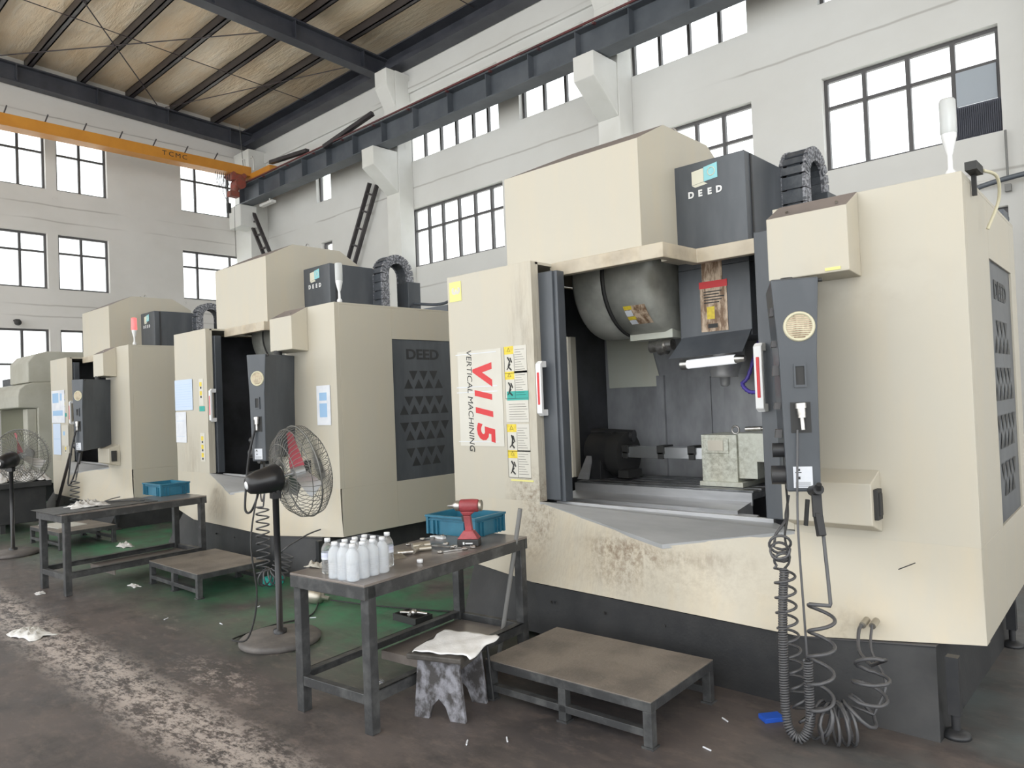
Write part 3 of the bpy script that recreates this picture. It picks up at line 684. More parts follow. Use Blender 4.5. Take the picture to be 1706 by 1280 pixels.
    mb = B(); mb.tube(smooth_path([(-2.0, 6.0, 2.85), (-1.5, 6.05, 2.80), (-1.0, 6.0, 2.95), (-.5, 5.95, 2.98)]), .018, 8); mb.tube(smooth_path([(-2.0, 5.95, 2.80), (-1.6, 5.8, 2.68), (-.8, 5.6, 2.62)]), .022, 8); mb.box(-1.5, -.8, 5.45, 5.6, zt, 2.66); islands(mb, 'roof_piping', 'runway', root)
    # doors
    mb = B(); ds = 0. if idx == 0 else -.14; mb.box(-3.62+ds, -3.285+ds, 4.03, 4.09, .87, 2.50); mb.box(-3.305+ds, -3.255+ds, 4.05, 4.135, .86, 2.50); dl = mb.build('sliding_door', 'dark', root, bevel=.006, label='left sliding door pushed open')
    def handle(x, z0, z1, y, par, lab):
        hb = B(); hb.cur = 0
        hb.hull([(x-.024, y-.05, z0), (x+.024, y-.05, z0), (x+.024, y-.075, z0+.02), (x-.024, y-.075, z0+.02)], [(x-.024, y-.05, z1), (x+.024, y-.05, z1), (x+.024, y-.075, z1-.02), (x-.024, y-.075, z1-.02)])
        hb.box(x-.02, x+.02, y-.055, y, z0+.0, z0+.045); hb.box(x-.02, x+.02, y-.055, y, z1-.045, z1)
        hb.cur = 1; hb.box(x-.010, x+.010, y-.078, y-.07, z0+.08, z1-.08); hb.build('door_handle', ['white', 'red'], par, bevel=.006, label=lab)
    handle(-3.385 if idx == 0 else -3.365, 1.47, 1.86, 4.03, dl, 'white door handle with red strip')
    mb = B(); mb.box(-1.80, -1.68, 4.05, 4.11, .86, 2.50); mb.box(-1.68, -1.645, 4.07, 4.11, .86, 2.46); dr = mb.build('sliding_door', 'dark', root, bevel=.006, label='right sliding door edge')
    handle(-1.775, 1.47, 1.86, 4.05, dr, 'white door handle with red strip')
    # interior
    mb = B(); lx, rx, by = -3.95, -1.30, 5.58
    mb.poly((lx, by, .5), (rx, by, .5), (rx, by, 2.54), (lx, by, 2.54))
    mb.box(-3.40, -3.33, by-.03, by, .5, 1.75); mb.box(-3.16, -2.9, by-.015, by, .5, 1.72)
    mb.poly((lx, 4.2, .55), (rx, 4.2, .55), (rx, by, .55), (lx, by, .55)); lin = mb.build('back_liner', 'liner' if idx == 0 else 'liner_dark', root)  # the other machines' unlit interior is put into a darker liner colour
    mb = B()
    if idx == 0:
        for ya, yb, za, zc_ in ((4.12, 4.86, .5, 2.54), (5.13, by, .5, 2.54), (4.86, 5.13, .5, .90), (4.86, 5.13, 2.12, 2.54)): mb.poly((lx, ya, za), (lx, yb, za), (lx, yb, zc_), (lx, ya, zc_))
    else: mb.poly((lx, 4.12, .5), (lx, by, .5), (lx, by, 2.54), (lx, 4.12, 2.54))
    mb.poly((rx, 4.2, .5), (rx, by, .5), (rx, by, 2.54), (rx, 4.2, 2.54)); mb.poly((rx, 4.68, 2.54), (-2.2, 4.68, 2.54), (-2.2, by, 2.54), (rx, by, 2.54))
    mb.poly((lx, 4.13, .5), (-3.4, 4.13, .5), (-3.4, 4.13, .85), (lx, 4.13, .85)); islands(mb, 'side_liner', 'liner_dark', root)
    if idx == 0:
        mb = B(); mb.box(lx-.02, lx+.01, 5.06, 5.13, .90, 2.12); mb.build('door_post', 'cream', root)
        mb = B(); mb.poly((-4.05+.14, by-.01, 1.66), (-3.36, by-.01, 1.66), (-3.45, by-.01, 2.02), (-3.66, by-.01, 2.32), (-3.93, by-.01, 2.32)); mb.build('wiper_panel', 'rotary', root, label='pale oily panel on back liner')
        mb = B(); mb.box(-2.75, -1.32, by-.08, by-.02, .55, 1.72); mb.box(-2.45, -1.32, by-.16, by-.08, 1.15, 1.50); mb.build('column_guard', 'liner', root)
    # tool magazine drum
    mb = B(); c = (0, 5.05, 2.50)
    mb.lathe([(0, -3.55), (.44, -3.55), (.45, -3.53), (.45, -3.27), (.43, -3.26), (.43, -3.245), (.45, -3.235), (.45, -2.92), (.43, -2.86), (.30, -2.85), (0, -2.85)], (0, 5.05, 2.50), (1, 0, 0), 48)
    tm = mb.build('tool_magazine', 'drum', root)
    mb = B(); mb.lathe([(.43, -3.275), (.4525, -3.272), (.4525, -3.248), (.43, -3.245)], (0, 5.05, 2.50), (1, 0, 0), 48); mb.build('groove_shade', 'ink', tm)  # black ring added to darken the groove, its shade put in as colour
    mb = B(); mb.box(-3.24, -2.86, 4.93, 5.12, 2.02, 2.085); mb.build('magazine_lip', 'rotary', tm)
    mb = B(); mb.cyl((-3.1, 5.0, 1.96), (-2.9, 5.0, 1.97), .045, .045, 14); mb.cyl((-3.02, 5.0, 1.95), (-2.96, 5.0, 1.955), .06, .06, 14); islands(mb, 'tool_holder', 'chrome', tm)
    if idx == 0:
        def arc(a0, a1, xa, xb, rr_=.4535):
            q = []
            for j in range(7):
                a = a0+(a1-a0)*j/6; q.append((5.05-rr_*math.cos(a), 2.50-rr_*math.sin(a)))
            m2 = []
            for j in range(6): m2.append(((xa, *q[j]), (xb, *q[j]), (xb, *q[j+1]), (xa, *q[j+1])))
            return m2
        mb = B(); mb.cur = 0
        for f in arc(.55, .95, -3.12, -2.93): mb.poly(*f)
        mb.cur = 1
        for f in arc(.55, .62, -3.12, -3.05, .4545)+arc(.76, .83, -3.12, -3.05, .4545): mb.poly(*f)
        mb.cur = 2
        for f in arc(.635, .75, -3.12, -3.06, .4545)+arc(.84, .94, -3.12, -3.06, .4545): mb.poly(*f)
        mb.build('warning_label', ['oldsticker', 'yellow', 'paper'], tm, label='oily warning label')
    # spindle head
    mb = B(); mb.box(-2.775, -2.215, 4.90, 5.5, 1.98, 2.50); sh = mb.build('spindle_head', 'dark', root, bevel=.006)
    mb = B(); mb.hull([(-2.75, 4.895, 2.0), (-2.215, 4.895, 2.02), (-2.215, 4.885, 2.02), (-2.75, 4.885, 2.0)], [(-2.80, 4.76, 1.845), (-2.225, 4.76, 1.86), (-2.225, 4.75, 1.86), (-2.80, 4.75, 1.845)]); mb.build('splash_flap', 'dark', sh)
    if idx == 0:
        mb = B(); mb.cur = 0; mb.box(-2.60, -2.39, 4.896, 4.899, 2.03, 2.345); mb.box(-2.58, -2.42, 4.896, 4.899, 2.39, 2.56)
        mb.cur = 1; mb.box(-2.605, -2.385, 4.895, 4.8985, 2.345, 2.395); mb.cur = 2; mb.box(-2.55, -2.49, 4.895, 4.8985, 2.12, 2.21); mb.cur = 3
        for i in range(5): mb.box(-2.57, -2.45+.02*(i % 3), 4.895, 4.8982, 2.235+i*.02, 2.243+i*.02)
        mb.box(-2.545, -2.47, 4.894, 4.898, 2.055, 2.085); mb.build('warning_label', ['oldsticker', 'red', 'yellow', 'ink'], sh, label='oil-stained warning label with red band')
        mb = B(); mb.cyl((-2.68, 4.82, 1.80), (-2.31, 4.82, 1.815), .032, n=16); mb.build('work_light', 'tubelamp', sh, label='white tubular work lamp')
        mb = B(); mb.cyl((-2.73, 4.82, 1.80), (-2.68, 4.82, 1.80), .038, n=16); mb.cyl((-2.31, 4.82, 1.815), (-2.24, 4.82, 1.815), .03, .02, n=16); islands(mb, 'lamp_socket', 'chrome', sh)
    mb = B(); mb.lathe([(0, 2.0), (.16, 2.0), (.15, 1.85), (.12, 1.78), (.10, 1.72), (.098, 1.70), (.04, 1.70), (.035, 1.64), (.02, 1.63), (0, 1.63)], (-2.585, 5.2, 0), n=28); mb.build('spindle', 'steel', sh)
    if idx == 0:
        mb = B(); mb.tube(smooth_path([(-2.28, 5.15, 1.95), (-2.36, 5.12, 1.70), (-2.40, 5.10, 1.64), (-2.33, 5.08, 1.58), (-2.22, 5.06, 1.60), (-2.14, 5.1, 1.72)]), [.017 if q % 2 else .012 for q in range(41)], 8)
        mb.build('coolant_nozzle', 'purple', sh, label='violet jointed coolant hose')
    # table, way covers
    mb = B(); mb.box(-3.76, -2.23, 4.82, 5.48, .84, .885)
    for i in range(5): y = 4.83+i*.13; mb.box(-3.76, -2.23, y, y+.09, .885, .90)
    tb = mb.build('work_table', 'table', root, bevel=.003)
    mb = B(); mb.box(-3.76, -2.23, 4.805, 4.82, .80, .888); mb.build('table_edge', 'steel', tb)
    mb = B(); mb.prism([(4.60, .60), (4.60, .795), (4.83, .83), (4.83, .60)], -3.76, -2.24, 'x'); mb.prism([(4.36, .58), (4.36, .745), (4.62, .775), (4.62, .58)], -3.80, -2.10, 'x'); mb.prism([(4.14, .56), (4.14, .70), (4.38, .72), (4.38, .56)], -3.84, -1.95, 'x'); wc = mb.build('way_cover', 'steel', root, label='telescopic steel way cover')
    mb = B()
    for i in range(4): x = -3.5+i*.36; mb.cyl((x, 4.595, .76), (x, 4.602, .76), .014, n=12)
    islands(mb, 'cover_bolt', 'chrome', wc)
    if idx == 0:
        mb = MB(dx+.06); mb.box(-2.75, -2.47, 4.98, 5.32, .93, 1.275); mb.box(-2.73, -2.53, 4.972, 4.98, 1.14, 1.25); mb.box(-2.47, -2.33, 5.0, 5.36, .96, 1.285); mb.box(-2.33, -2.14, 4.98, 5.30, 1.085, 1.285); mb.box(-2.76, -2.42, 4.95, 5.35, .90, .935)
        rt = mb.build('rotary_table', 'rotary', root, bevel=.008, label='pale green rotary fourth axis')
        mb = MB(dx+.06); mb.box(-2.69, -2.57, 4.968, 4.973, 1.16, 1.235); mb.build('cover_plate', 'brass', rt)
        mb = MB(dx+.06); mb.tube([(-2.53+.028*math.cos(a), 5.1, 1.305+.028*math.sin(a)) for a in [2*math.pi*j/14 for j in range(14)]], .007, 6, closed=True); mb.build('eye_bolt', 'chrome', rt)
        mb = MB(dx+.06); mb.cyl((-2.45, 5.1, 1.31), (-2.33, 5.1, 1.315), .018, n=10); mb.tube(smooth_path([(-2.33, 5.1, 1.315), (-2.2, 5.12, 1.30), (-2.0, 5.2, 1.32)]), .010, 8); mb.build('cable_plug', 'chrome', rt)
        mb = MB(dx+.06); mb.tube(smooth_path([(-2.22, 5.05, 1.09), (-2.20, 5.02, .98), (-2.12, 4.98, .86), (-2.0, 4.9, .78), (-1.9, 4.7, .68)]), .013, 8); mb.build('rotary_hose', 'rotary', rt)
        mb = B(); mb.box(-3.72, -2.69, 5.04, 5.16, 1.085, 1.172)
        mb.build('fixture_bar', 'alu', root, bevel=.003, label='bright aluminium fixture bar')
        for x in (-3.40, -3.07, -2.80):
            mb = B(); mb.box(x-.03, x+.03, 5.02, 5.17, 1.12, 1.185); mb.box(x-.022, x+.022, 5.02, 5.045, 1.08, 1.13); mb.build('clamp', 'ink', root)
        mb = B(); mb.box(-3.78, -3.62, 4.98, 5.30, .90, 1.12); mb.cyl((-3.78, 5.14, 1.12), (-3.56, 5.14, 1.12), .17, n=28); mb.cyl((-3.80, 5.14, 1.27), (-3.42, 5.2, 1.25), .05, n=16); ts = mb.build('tailstock', 'black', root, bevel=.004)
        mb = B(); mb.cyl((-3.56, 5.14, 1.10), (-3.44, 5.14, 1.10), .185, n=32); mb.box(-3.46, -3.36, 5.0, 5.2, .92, .98); mb.build('face_plate', 'ink', ts)
        mb = B(); mb.hull([(-3.83, 4.93, .90), (-3.72, 4.93, .90), (-3.72, 4.95, .90), (-3.83, 4.95, .90)], [(-3.74, 4.98, 1.13), (-3.70, 4.98, 1.13), (-3.70, 5.0, 1.13), (-3.74, 5.0, 1.13)]); mb.build('support_plate', 'steel', ts)
    # boxes on the right front sheet
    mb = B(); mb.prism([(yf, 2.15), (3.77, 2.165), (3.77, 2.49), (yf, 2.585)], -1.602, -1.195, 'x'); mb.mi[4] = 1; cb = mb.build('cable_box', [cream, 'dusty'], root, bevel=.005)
    mb = B(); mb.cyl((-1.50, 3.80, 2.512), (-1.50, 3.795, 2.518), .007, n=10); mb.cyl((-1.25, 3.80, 2.512), (-1.25, 3.795, 2.518), .007, n=10); islands(mb, 'cover_screw', 'chrome', cb)
    if idx == 0:
        mb = B(); mb.box(-1.31, -1.235, 3.766, 3.77, 2.175, 2.19); mb.build('yellow_mark', 'paleyellow', cb)
    mb = B(); mb.prism([(yf, .86), (yf, 1.17), (3.80, 1.115), (3.80, .91)], -1.60, -1.155, 'x'); mb.prism([(-1.60, .91), (-1.155, .91), (-1.12, .86), (-1.60, .86)], 3.80, yf, 'y') if False else None
    lb = mb.build('storage_box', cream, root, bevel=.005)
    mb = B(); mb.box(-1.157, -1.135, 3.83, 3.90, .935, 1.085); mb.box(-1.14, -1.128, 3.845, 3.885, .955, 1.065); mb.build('power_socket', 'ink', lb, bevel=.003)
    # control pendant
    th = math.radians(26 if idx == 0 else 25); u = Vector((math.cos(th), math.sin(th), 0)); nn = Vector((math.sin(th), -math.cos(th), 0)); pc = Vector((-1.355, 3.48, 0))
    def PP(a, z, d): q = pc+u*a+nn*d; return (q.x, q.y, z)
    fa = [PP(-.107, 2.12, 0), PP(.107, 2.12, 0), PP(.085, 1.75, .006), PP(.075, 1.105, .0), PP(-.075, 1.105, .0), PP(-.085, 1.75, .006)]
    dp = .50
    ba = [PP(-.107, 2.12, -dp), PP(.107, 2.12, -dp), PP(.085, 1.75, -dp), PP(.075, 1.15, -dp), PP(-.075, 1.15, -dp), PP(-.085, 1.75, -dp)]
    pf = [PP(-.122, 2.075, -.03), PP(-.118, 2.085, -.03), PP(-.1, 1.75, -.03), PP(-.09, 1.2, -.03), PP(-.095, 1.2, -.03), PP(-.105, 1.75, -.03)]
    mb = B(); mb.hull(fa, ba); pd = mb.build('control_pendant', 'dark', root, bevel=.008, label='charcoal swivelling control pendant')
    mb = B()
    for z, w in ((1.95, .04), (1.80, .03), (1.66, .05), (1.5, .03), (1.36, .04)):
        mb.hull([PP(-.115, z, -.05), PP(-.085, z, -.05), PP(-.08, z+w, -.05), PP(-.11, z+w, -.05)], [PP(-.115, z, -.12), PP(-.085, z, -.12), PP(-.08, z+w, -.12), PP(-.11, z+w, -.12)])
    islands(mb, 'key_switch', 'frame', pd)
    mb = B(); mb.cyl(PP(-.13, 1.30, -.06), PP(-.07, 1.30, -.06), .035, n=18); mb.cyl(PP(-.14, 1.18, -.06), PP(-.06, 1.18, -.06), .045, n=18); islands(mb, 'hand_wheel', 'black', pd)
    mb = B(); mb.cyl(PP(.10, 2.105, -.02), PP(.125, 2.105, -.02), .01, n=10); mb.cyl(PP(.0, 2.12, -.35), PP(.0, 2.17, -.35), .04, n=16); mb.build('pivot', 'ink', pd)
    mb = B(); mb.cur = 0; mb.lathe([(0, .004), (.058, .004), (.060, .010), (.068, .010), (.072, .002), (.072, -.002)], PP(.012, 1.888, .004), nn, 36); mb.cur = 1
    for i in range(11):
        z = -.050+i*.010; w = math.sqrt(max(.056**2-z*z, 0)); mb.hull([PP(.012-w, 1.888+z-.0022, .0085), PP(.012+w, 1.888+z-.0022, .0085), PP(.012+w, 1.888+z+.0022, .0085), PP(.012-w, 1.888+z+.0022, .0085)], [PP(.012-w, 1.888+z-.0022, .0105), PP(.012+w, 1.888+z-.0022, .0105), PP(.012+w, 1.888+z+.0022, .0105), PP(.012-w, 1.888+z+.0022, .0105)])
    mb.build('speaker_grille', ['speaker', 'oldsticker'], pd, label='round ivory speaker grille')
    def plate(mm, a0, a1, z0, z1, d0, d1): mm.hull([PP(a0, z0, d0), PP(a1, z0, d0), PP(a1, z1, d0), PP(a0, z1, d0)], [PP(a0, z0, d1), PP(a1, z0, d1), PP(a1, z1, d1), PP(a0, z1, d1)])
    mb = B(); mb.cur = 0
    for a0, a1, z0, z1 in ((-.022, .033, 1.60, 1.612), (-.022, .033, 1.70, 1.712), (-.022, -.014, 1.612, 1.70), (.025, .033, 1.612, 1.70)): plate(mb, a0, a1, z0, z1, 0, .014)
    mb.cur = 1; plate(mb, -.014, .025, 1.612, 1.70, 0, .0075); mb.build('card_slot', ['dark', 'ink'], pd)
    mb = B(); plate(mb, -.045, .045, 1.385, 1.53, 0, .0065); mb.build('socket_recess', 'ink', pd)
    mb = B(); q0, q1 = Vector(PP(0, 1.525, .02)), Vector(PP(.006, 1.40, .028)); mb.cyl(q0, q0.lerp(q1, .2), .026, n=18); mb.cyl(q0.lerp(q1, .2), q0.lerp(q1, .55), .021, .019, n=18); mb.cyl(q0.lerp(q1, .55), q1, .010, n=12); mb.build('connector_plug', 'chrome', pd, label='silver round cable plug')
    mb = B(); mb.cur = 0; plate(mb, -.045, .04, 1.125, 1.225, 0, .0048); mb.cur = 1
    for i in range(3): plate(mb, -.036, -.008-.006*i, 1.196-i*.0, 1.199, .0048, .0054)
    plate(mb, -.03, -.014, 1.205, 1.215, .0048, .0054); plate(mb, -.024, -.014, 1.165, 1.178, .0048, .0054)
    for i in range(4): plate(mb, -.036, .03, 1.132+i*.006, 1.1335+i*.006, .0048, .0054)
    mb.build('warning_label', ['paper', 'ink'], pd, label='white label with small print')
    # side doors with cut-outs
    def PR(a, z, d): return (xr-.012+d, a, z)
    mb = B(); mb.box(xr-.022, xr-.012, 4.62, 5.43, .82, 2.25); skew(mb); sdr = mb.build('side_door', 'dark', root, label='charcoal side door with cut-outs')
    for nm, m2 in deed_pattern(PR, 4.64, 5.41, 2.23, dx):
        m2.v = [v+Vector((dx, 0, 0)) for v in m2.v]; skew(m2); m2.build(nm, 'black', sdr, label='cut-out capital letters' if nm == 'door_lettering' else 'row of cut-out triangles')
    if idx:
        mb = B(); mb.box(xl+.012, xl+.022, 4.62, 5.43, .82, 2.25); mb.build('side_door', 'dark', root)
    # signal lamp
    bx, by2 = -.80, 4.06
    mb = B(); mb.lathe([(0, 0), (.024, 0), (.024, .03), (.012, .045), (.011, .11), (.020, .14), (.033, .20), (.034, .215)], (bx, by2, zt), n=20); sl = mb.build('signal_lamp', 'white', root, label='signal lamp on the roof corner')
    mb = B(); mb.lathe([(.034, .215), (.036, .22), (.036, .375), (.030, .385), (0, .387)], (bx, by2, zt), n=20); mb.build('lamp_lens', 'redlens' if idx == 2 else 'lens', sl, label='lit red lens' if idx == 2 else 'unlit clear lens')
    if idx == 0:
        mb = B(); mb.box(-.74, -.69, 4.05, 4.20, 2.60, 2.64); mb.box(-.735, -.715, 4.16, 4.18, 2.50, 2.60); mb.build('roof_bracket', 'ink', root)
        mb = B(); mb.tube(smooth_path([(-.69, 4.2, 2.62), (-.65, 4.3, 2.60), (-.66, 4.38, 2.50), (-.71, 4.36, 2.36)]), .008, 8); mb.build('roof_cable', 'speaker', root)
    return root, B
m1, B1 = make_machine(0., 0, 'nearest cream machining centre with big red lettering, open front showing its spindle and worktable')
m2_, B2 = make_machine(-5.13, 1, 'middle cream machining centre with its dark triangle-patterned side door in view, behind the near fan')
m3_, B3 = make_machine(-10.2, 2, 'cream machining centre with lit red signal lamp, farthest of the row of three')

# decals and stickers on the nearest machine
yd = 3.948
mb = B1(); mb.cur = 0; mb.box(-4.20, -3.73, yd-.0012, yd, 1.25, 1.98)
mb.cur = 1
for z in (1.955, 1.70, 1.66, 1.28): mb.box(-4.22, -3.78, yd-.0018, yd-.0012, z, z+.006)
mb.cur = 2
mb.text('V', .26, (-3.945, yd-.002, 1.825), (0, 0, -1), (1, 0, 0), .0004, shear=.2, sx=.92, bold=.014)
mb.text('1', .24, (-3.94, yd-.002, 1.655), (0, 0, -1), (1, 0, 0), .0004, shear=.2, bold=.010)
mb.text('1', .24, (-3.935, yd-.002, 1.525), (0, 0, -1), (1, 0, 0), .0004, shear=.2, bold=.010)
mb.text('5', .25, (-3.925, yd-.002, 1.365), (0, 0, -1), (1, 0, 0), .0004, shear=.2, sx=1.05, bold=.010)
mb.cur = 3; mb.text('VERTICAL MACHINING', .078, (-4.075, yd-.002, 1.60), (0, 0, -1), (1, 0, 0), .0004, shear=.15, sx=.97)
mb.build('model_decal', ['decal', 'paper', 'red', 'ink'], m1, label='white decal with red letters and a line of black print')
mb = B1(); mb.cur = 0; mb.box(-4.265, -4.13, yd-.0012, yd, 2.38, 2.535); mb.cur = 1; mb.text('3', .12, (-4.195, yd-.0016, 2.46), (0, 0, -1), (1, 0, 0), .0004, bold=.006); mb.build('number_sticker', ['paleyellow', 'decal'], m1, label='pale yellow square sticker')
def warn(z, yellow=True):
    mb = B1(); mb.cur = 0; mb.box(-3.70, -3.48, yd-.0012, yd, z-.20, z)
    mb.cur = 1; mb.box(-3.70, -3.605, yd-.0018, yd-.0012, z-.058, z)
    mb.cur = 2
    for x0, x1, z0, z1 in ((-3.70, -3.697, z-.20, z), (-3.603, -3.600, z-.20, z-.058), (-3.70, -3.48, z-.20, z-.197)): mb.box(x0, x1, yd-.0018, yd-.0012, z0, z1)
    s = (round(z*100)) % 3
    mb.tube([(-3.665+.01*s, yd-.002, z-.08), (-3.645, yd-.002, z-.11), (-3.66+.008*s, yd-.002, z-.15), (-3.63, yd-.002, z-.175)], .006, 5); mb.tube([(-3.64, yd-.002, z-.085), (-3.625, yd-.002, z-.12-.01*s)], .005, 5); mb.tube([(-3.675, yd-.002, z-.17), (-3.64+.006*s, yd-.002, z-.13)], .004, 5)
    mb.tube([(-3.653+.018*math.cos(a), yd-.002, z-.029+.018*math.sin(a)) for a in (1.57, 3.66, 5.76)], .002, 4, closed=True)
    for i in range(9): mb.box(-3.595, -3.50-.012*((i*7) % 4), yd-.0016, yd-.0012, z-.03-i*.018, z-.0275-i*.018)
    mb.build('warning_sticker', ['decal', 'yellow', 'ink'], m1, label='warning sticker with yellow heading')
for z in (1.985, 1.80, 1.415, 1.225): warn(z)
mb = B1(); mb.cur = 0; mb.box(-3.70, -3.48, yd-.0012, yd, 1.43, 1.59); mb.cur = 1; mb.box(-3.685, -3.475, yd-.0016, yd-.0005, 1.588, 1.655); mb.cur = 2
for i in range(7): mb.box(-3.67, -3.49-.01*((i*5) % 4), yd-.0016, yd-.0012, 1.45+i*.018, 1.4525+i*.018)
mb.build('operation_sticker', ['decal', 'teal', 'ink'], m1, label='sticker with teal band')
mb = B1(); mb.box(-3.68, -3.46, yd-.0012, yd, 1.0, 1.012); mb.build('yellow_mark', 'paleyellow', m1)
# scratches on right front sheet
mb = B1(); mb.tube([(-1.07, 3.868, .70), (-1.0, 3.895, .735)], .003, 4); mb.build('paint_scratch', 'ink', m1)
# stickers on the middle and far machines
for BB, mm in ((B2, m2_), (B3, m3_)):
    mb = BB(); mb.box(-3.62, -3.48, yd-.0022, yd, 1.60, 1.66); mb.build('teal_sticker', 'teal', mm, label='small teal sticker')
    for z0, z1, rows in ((1.67, 1.99, (1.95, 1.84)), (1.0, 1.34, (1.30, 1.2, 1.1))):
        mb = BB(); mb.cur = 0; mb.box(-3.62, -3.50, yd-.001, yd, z0, z1); mb.cur = 1
        for z in rows: mb.box(-3.60, -3.54, yd-.0018, yd-.001, z-.05, z)
        mb.cur = 2
        for z in rows: mb.box(-3.585, -3.55, yd-.002, yd-.001, z-.08, z-.055)
        mb.build('warning_sticker', ['decal', 'yellow', 'ink'], mm, label='strip of small yellow and white warning stickers')

# ------------------------------------------------------------------ benches
def make_bench(name, label, W, L, H, shelf):
    t = thing(name, label, 'workbench')
    mb = MB(); mb.box(0, W, 0, L, H-.012, H); mb.build('bench_top', 'benchtop', t, bevel=.002)
    a = .055
    for x, y in ((0, .02), (W-a, .02), (0, L-a-.02), (W-a, L-a-.02)):
        mb = MB(); mb.box(x, x+a, y, y+a, 0, H-.012); mb.build('leg', 'bench', t, bevel=.004)
    for x0, x1, y0, y1 in ((0, W, .0, .02), (0, W, L-.02, L), (0, .02, .02, L-.02), (W-.02, W, .02, L-.02)):
        mb = MB(); mb.box(x0, x1, y0, y1, H-.075, H-.012); mb.build('apron', 'bench', t, bevel=.003)
    for x in (0, W-.05):
        mb = MB(); mb.box(x, x+.05, .07, L-.07, .20, .206); xx = 0 if x == 0 else W-.006; mb.box(xx, xx+.006, .07, L-.07, .15, .206); mb.build('side_rail', 'bench', t)
    for y in (.022, L-.05):
        mb = MB(); mb.box(a, W-a, y, y+.04, .14, .19); mb.build('end_rail', 'bench', t, bevel=.003)
    mb = MB(); mb.box(.03, W-.03, shelf, L-.06, .142, .150); mb.box(.03, W-.03, shelf, shelf+.008, .10, .142); mb.build('shelf', 'benchtop', t)
    return t
bench = make_bench('workbench', 'near steel workbench carrying water bottles and a red impact wrench', .575, 1.36, .73, .60)
bench.location = (-3.53, 2.045, 0); bench.rotation_euler = (0, 0, math.radians(6.2))
bench_f = make_bench('workbench', 'farther black steel workbench with a blue crate on one end and white rags', .60, 1.36, .73, .45)
bench_f.location = (-8.0, 2.03, 0); bench_f.rotation_euler = (0, 0, math.radians(4))
mb = MB(); mb.hull([(-8.02, 2.0, .7315), (-7.42, 2.03, .7315), (-7.52, 2.95, .7315), (-8.05, 2.95, .7315)], [(-8.02, 1.99, .737), (-7.42, 2.02, .737), (-7.52, 2.95, .737), (-8.05, 2.95, .737)])
tag(recentre(mb.build('cover_sheet', 'bench')), 'dark sheet lying on the near end of the farther workbench', 'sheet')

# ------------------------------------------------------------------ step platforms
def make_platform(name, label, W, D, H, topm='plate'):
    t = thing(name, label, 'step platform')
    mb = MB(); mb.box(0, W, 0, D, H-.006, H); mb.build('deck', topm, t, bevel=.001)
    for y0, y1 in ((0, .045), (D-.045, D)):
        mb = MB(); mb.box(0, W, y0, y1, H-.05, H-.006); mb.build('edge_rail', 'bench', t, bevel=.002)
    for x0, x1 in ((0, .045), (W-.045, W)):
        mb = MB(); mb.box(x0, x1, .045, D-.045, H-.05, H-.006); mb.build('edge_rail', 'bench', t, bevel=.002)
    for y in (0, D-.045):
        mb = MB(); mb.box(.045, W-.045, y, y+.04, .05, .085); mb.build('lower_rail', 'bench', t, bevel=.002)
        for x in (0, W/2-.022, W-.045):
            mb = MB(); mb.box(x, x+.045, y, y+.045, .0, H-.05); lg = mb.build('leg', 'bench', t, bevel=.002)
            mb = MB(); mb.box(x-.008, x+.053, y-.008, y+.053, 0, .01); mb.build('foot_pad', 'bench', lg)
    return t
p1 = make_platform('step_platform', 'near checker-plate step platform on the floor beneath the nearest machine', 1.0, .645, .215)
p1.location = (-2.832, 2.78, 0); p1.rotation_euler = (0, 0, math.radians(2.6))
p2 = copy_tree(p1); p2['label'] = 'brown-topped step platform beside the end of the farther workbench'; p2.location = (-7.26, 2.75, 0); p2.rotation_euler = (0, 0, math.radians(0.6))
for o in (p1, p2): o['group'] = 'step platforms'
p3 = copy_tree(p1); p3['label'] = 'dim step platform under the farther workbench, in front of the machine with the red lamp'; p3.location = (-11.0, 2.72, 0); p3.rotation_euler = (0, 0, math.radians(3))

# ------------------------------------------------------------------ stool with cloth
st = thing('step_stool', 'low wooden stool splashed with pale paint, white cloth on its seat', 'stool')
mb = MB(); mb.box(-.155, .155, -.18, .18, .305, .335); mb.build('seat', 'stooltop', st, bevel=.008)
for y in (-.135, .115):
    mb = MB(); mb.prism([(-.145, 0), (-.06, 0), (-.035, .07), (0, .105), (.035, .07), (.06, 0), (.145, 0), (.115, .305), (-.115, .305)], y, y+.022, 'y'); mb.build('side_leg_board', 'wood', st, bevel=.002)
mb = MB(); mb.box(-.10, .10, -.113, .115, .24, .305); mb.build('apron', 'stooltop', st)
mb = MB(); mb.tube([(.15, .14, .30), (.165, .16, .01)], .008, 6); mb.build('brace_wire', 'bench', st)
st.location = (-2.885, 2.575, 0); st.rotation_euler = (0, 0, math.radians(20))
def sheet(name, m, w, d, nx, ny, fz, thick=.004):
    mb = MB(); vs = []; 
    for j in range(ny+1):
        for i in range(nx+1):
            x, y, z = fz(i/nx, j/ny, -w/2+w*i/nx, -d/2+d*j/ny); vs.append((x, y, z))
    n0 = len(vs); vs2 = [(x, y, z-thick) for x, y, z in vs]; fs = []
    for j in range(ny):
        for i in range(nx):
            a = j*(nx+1)+i; q = (a, a+1, a+nx+2, a+nx+1); fs.append(q); fs.append(tuple(n0+k for k in q[::-1]))
    rim = [i for i in range(nx+1)]+[(j+1)*(nx+1)-1 for j in range(1, ny+1)]+[ny*(nx+1)+i for i in range(nx-1, -1, -1)]+[j*(nx+1) for j in range(ny-1, 0, -1)]
    for i in range(len(rim)): a, b = rim[i], rim[(i+1) % len(rim)]; fs.append((a, b, n0+b, n0+a))
    mb.add(vs+vs2, fs, True); return mb
R = random.Random(3)
def wob(x, y, s): return math.sin(x*31+s)*math.cos(y*27+1.3*s)+.5*math.sin(x*67+y*51+s)
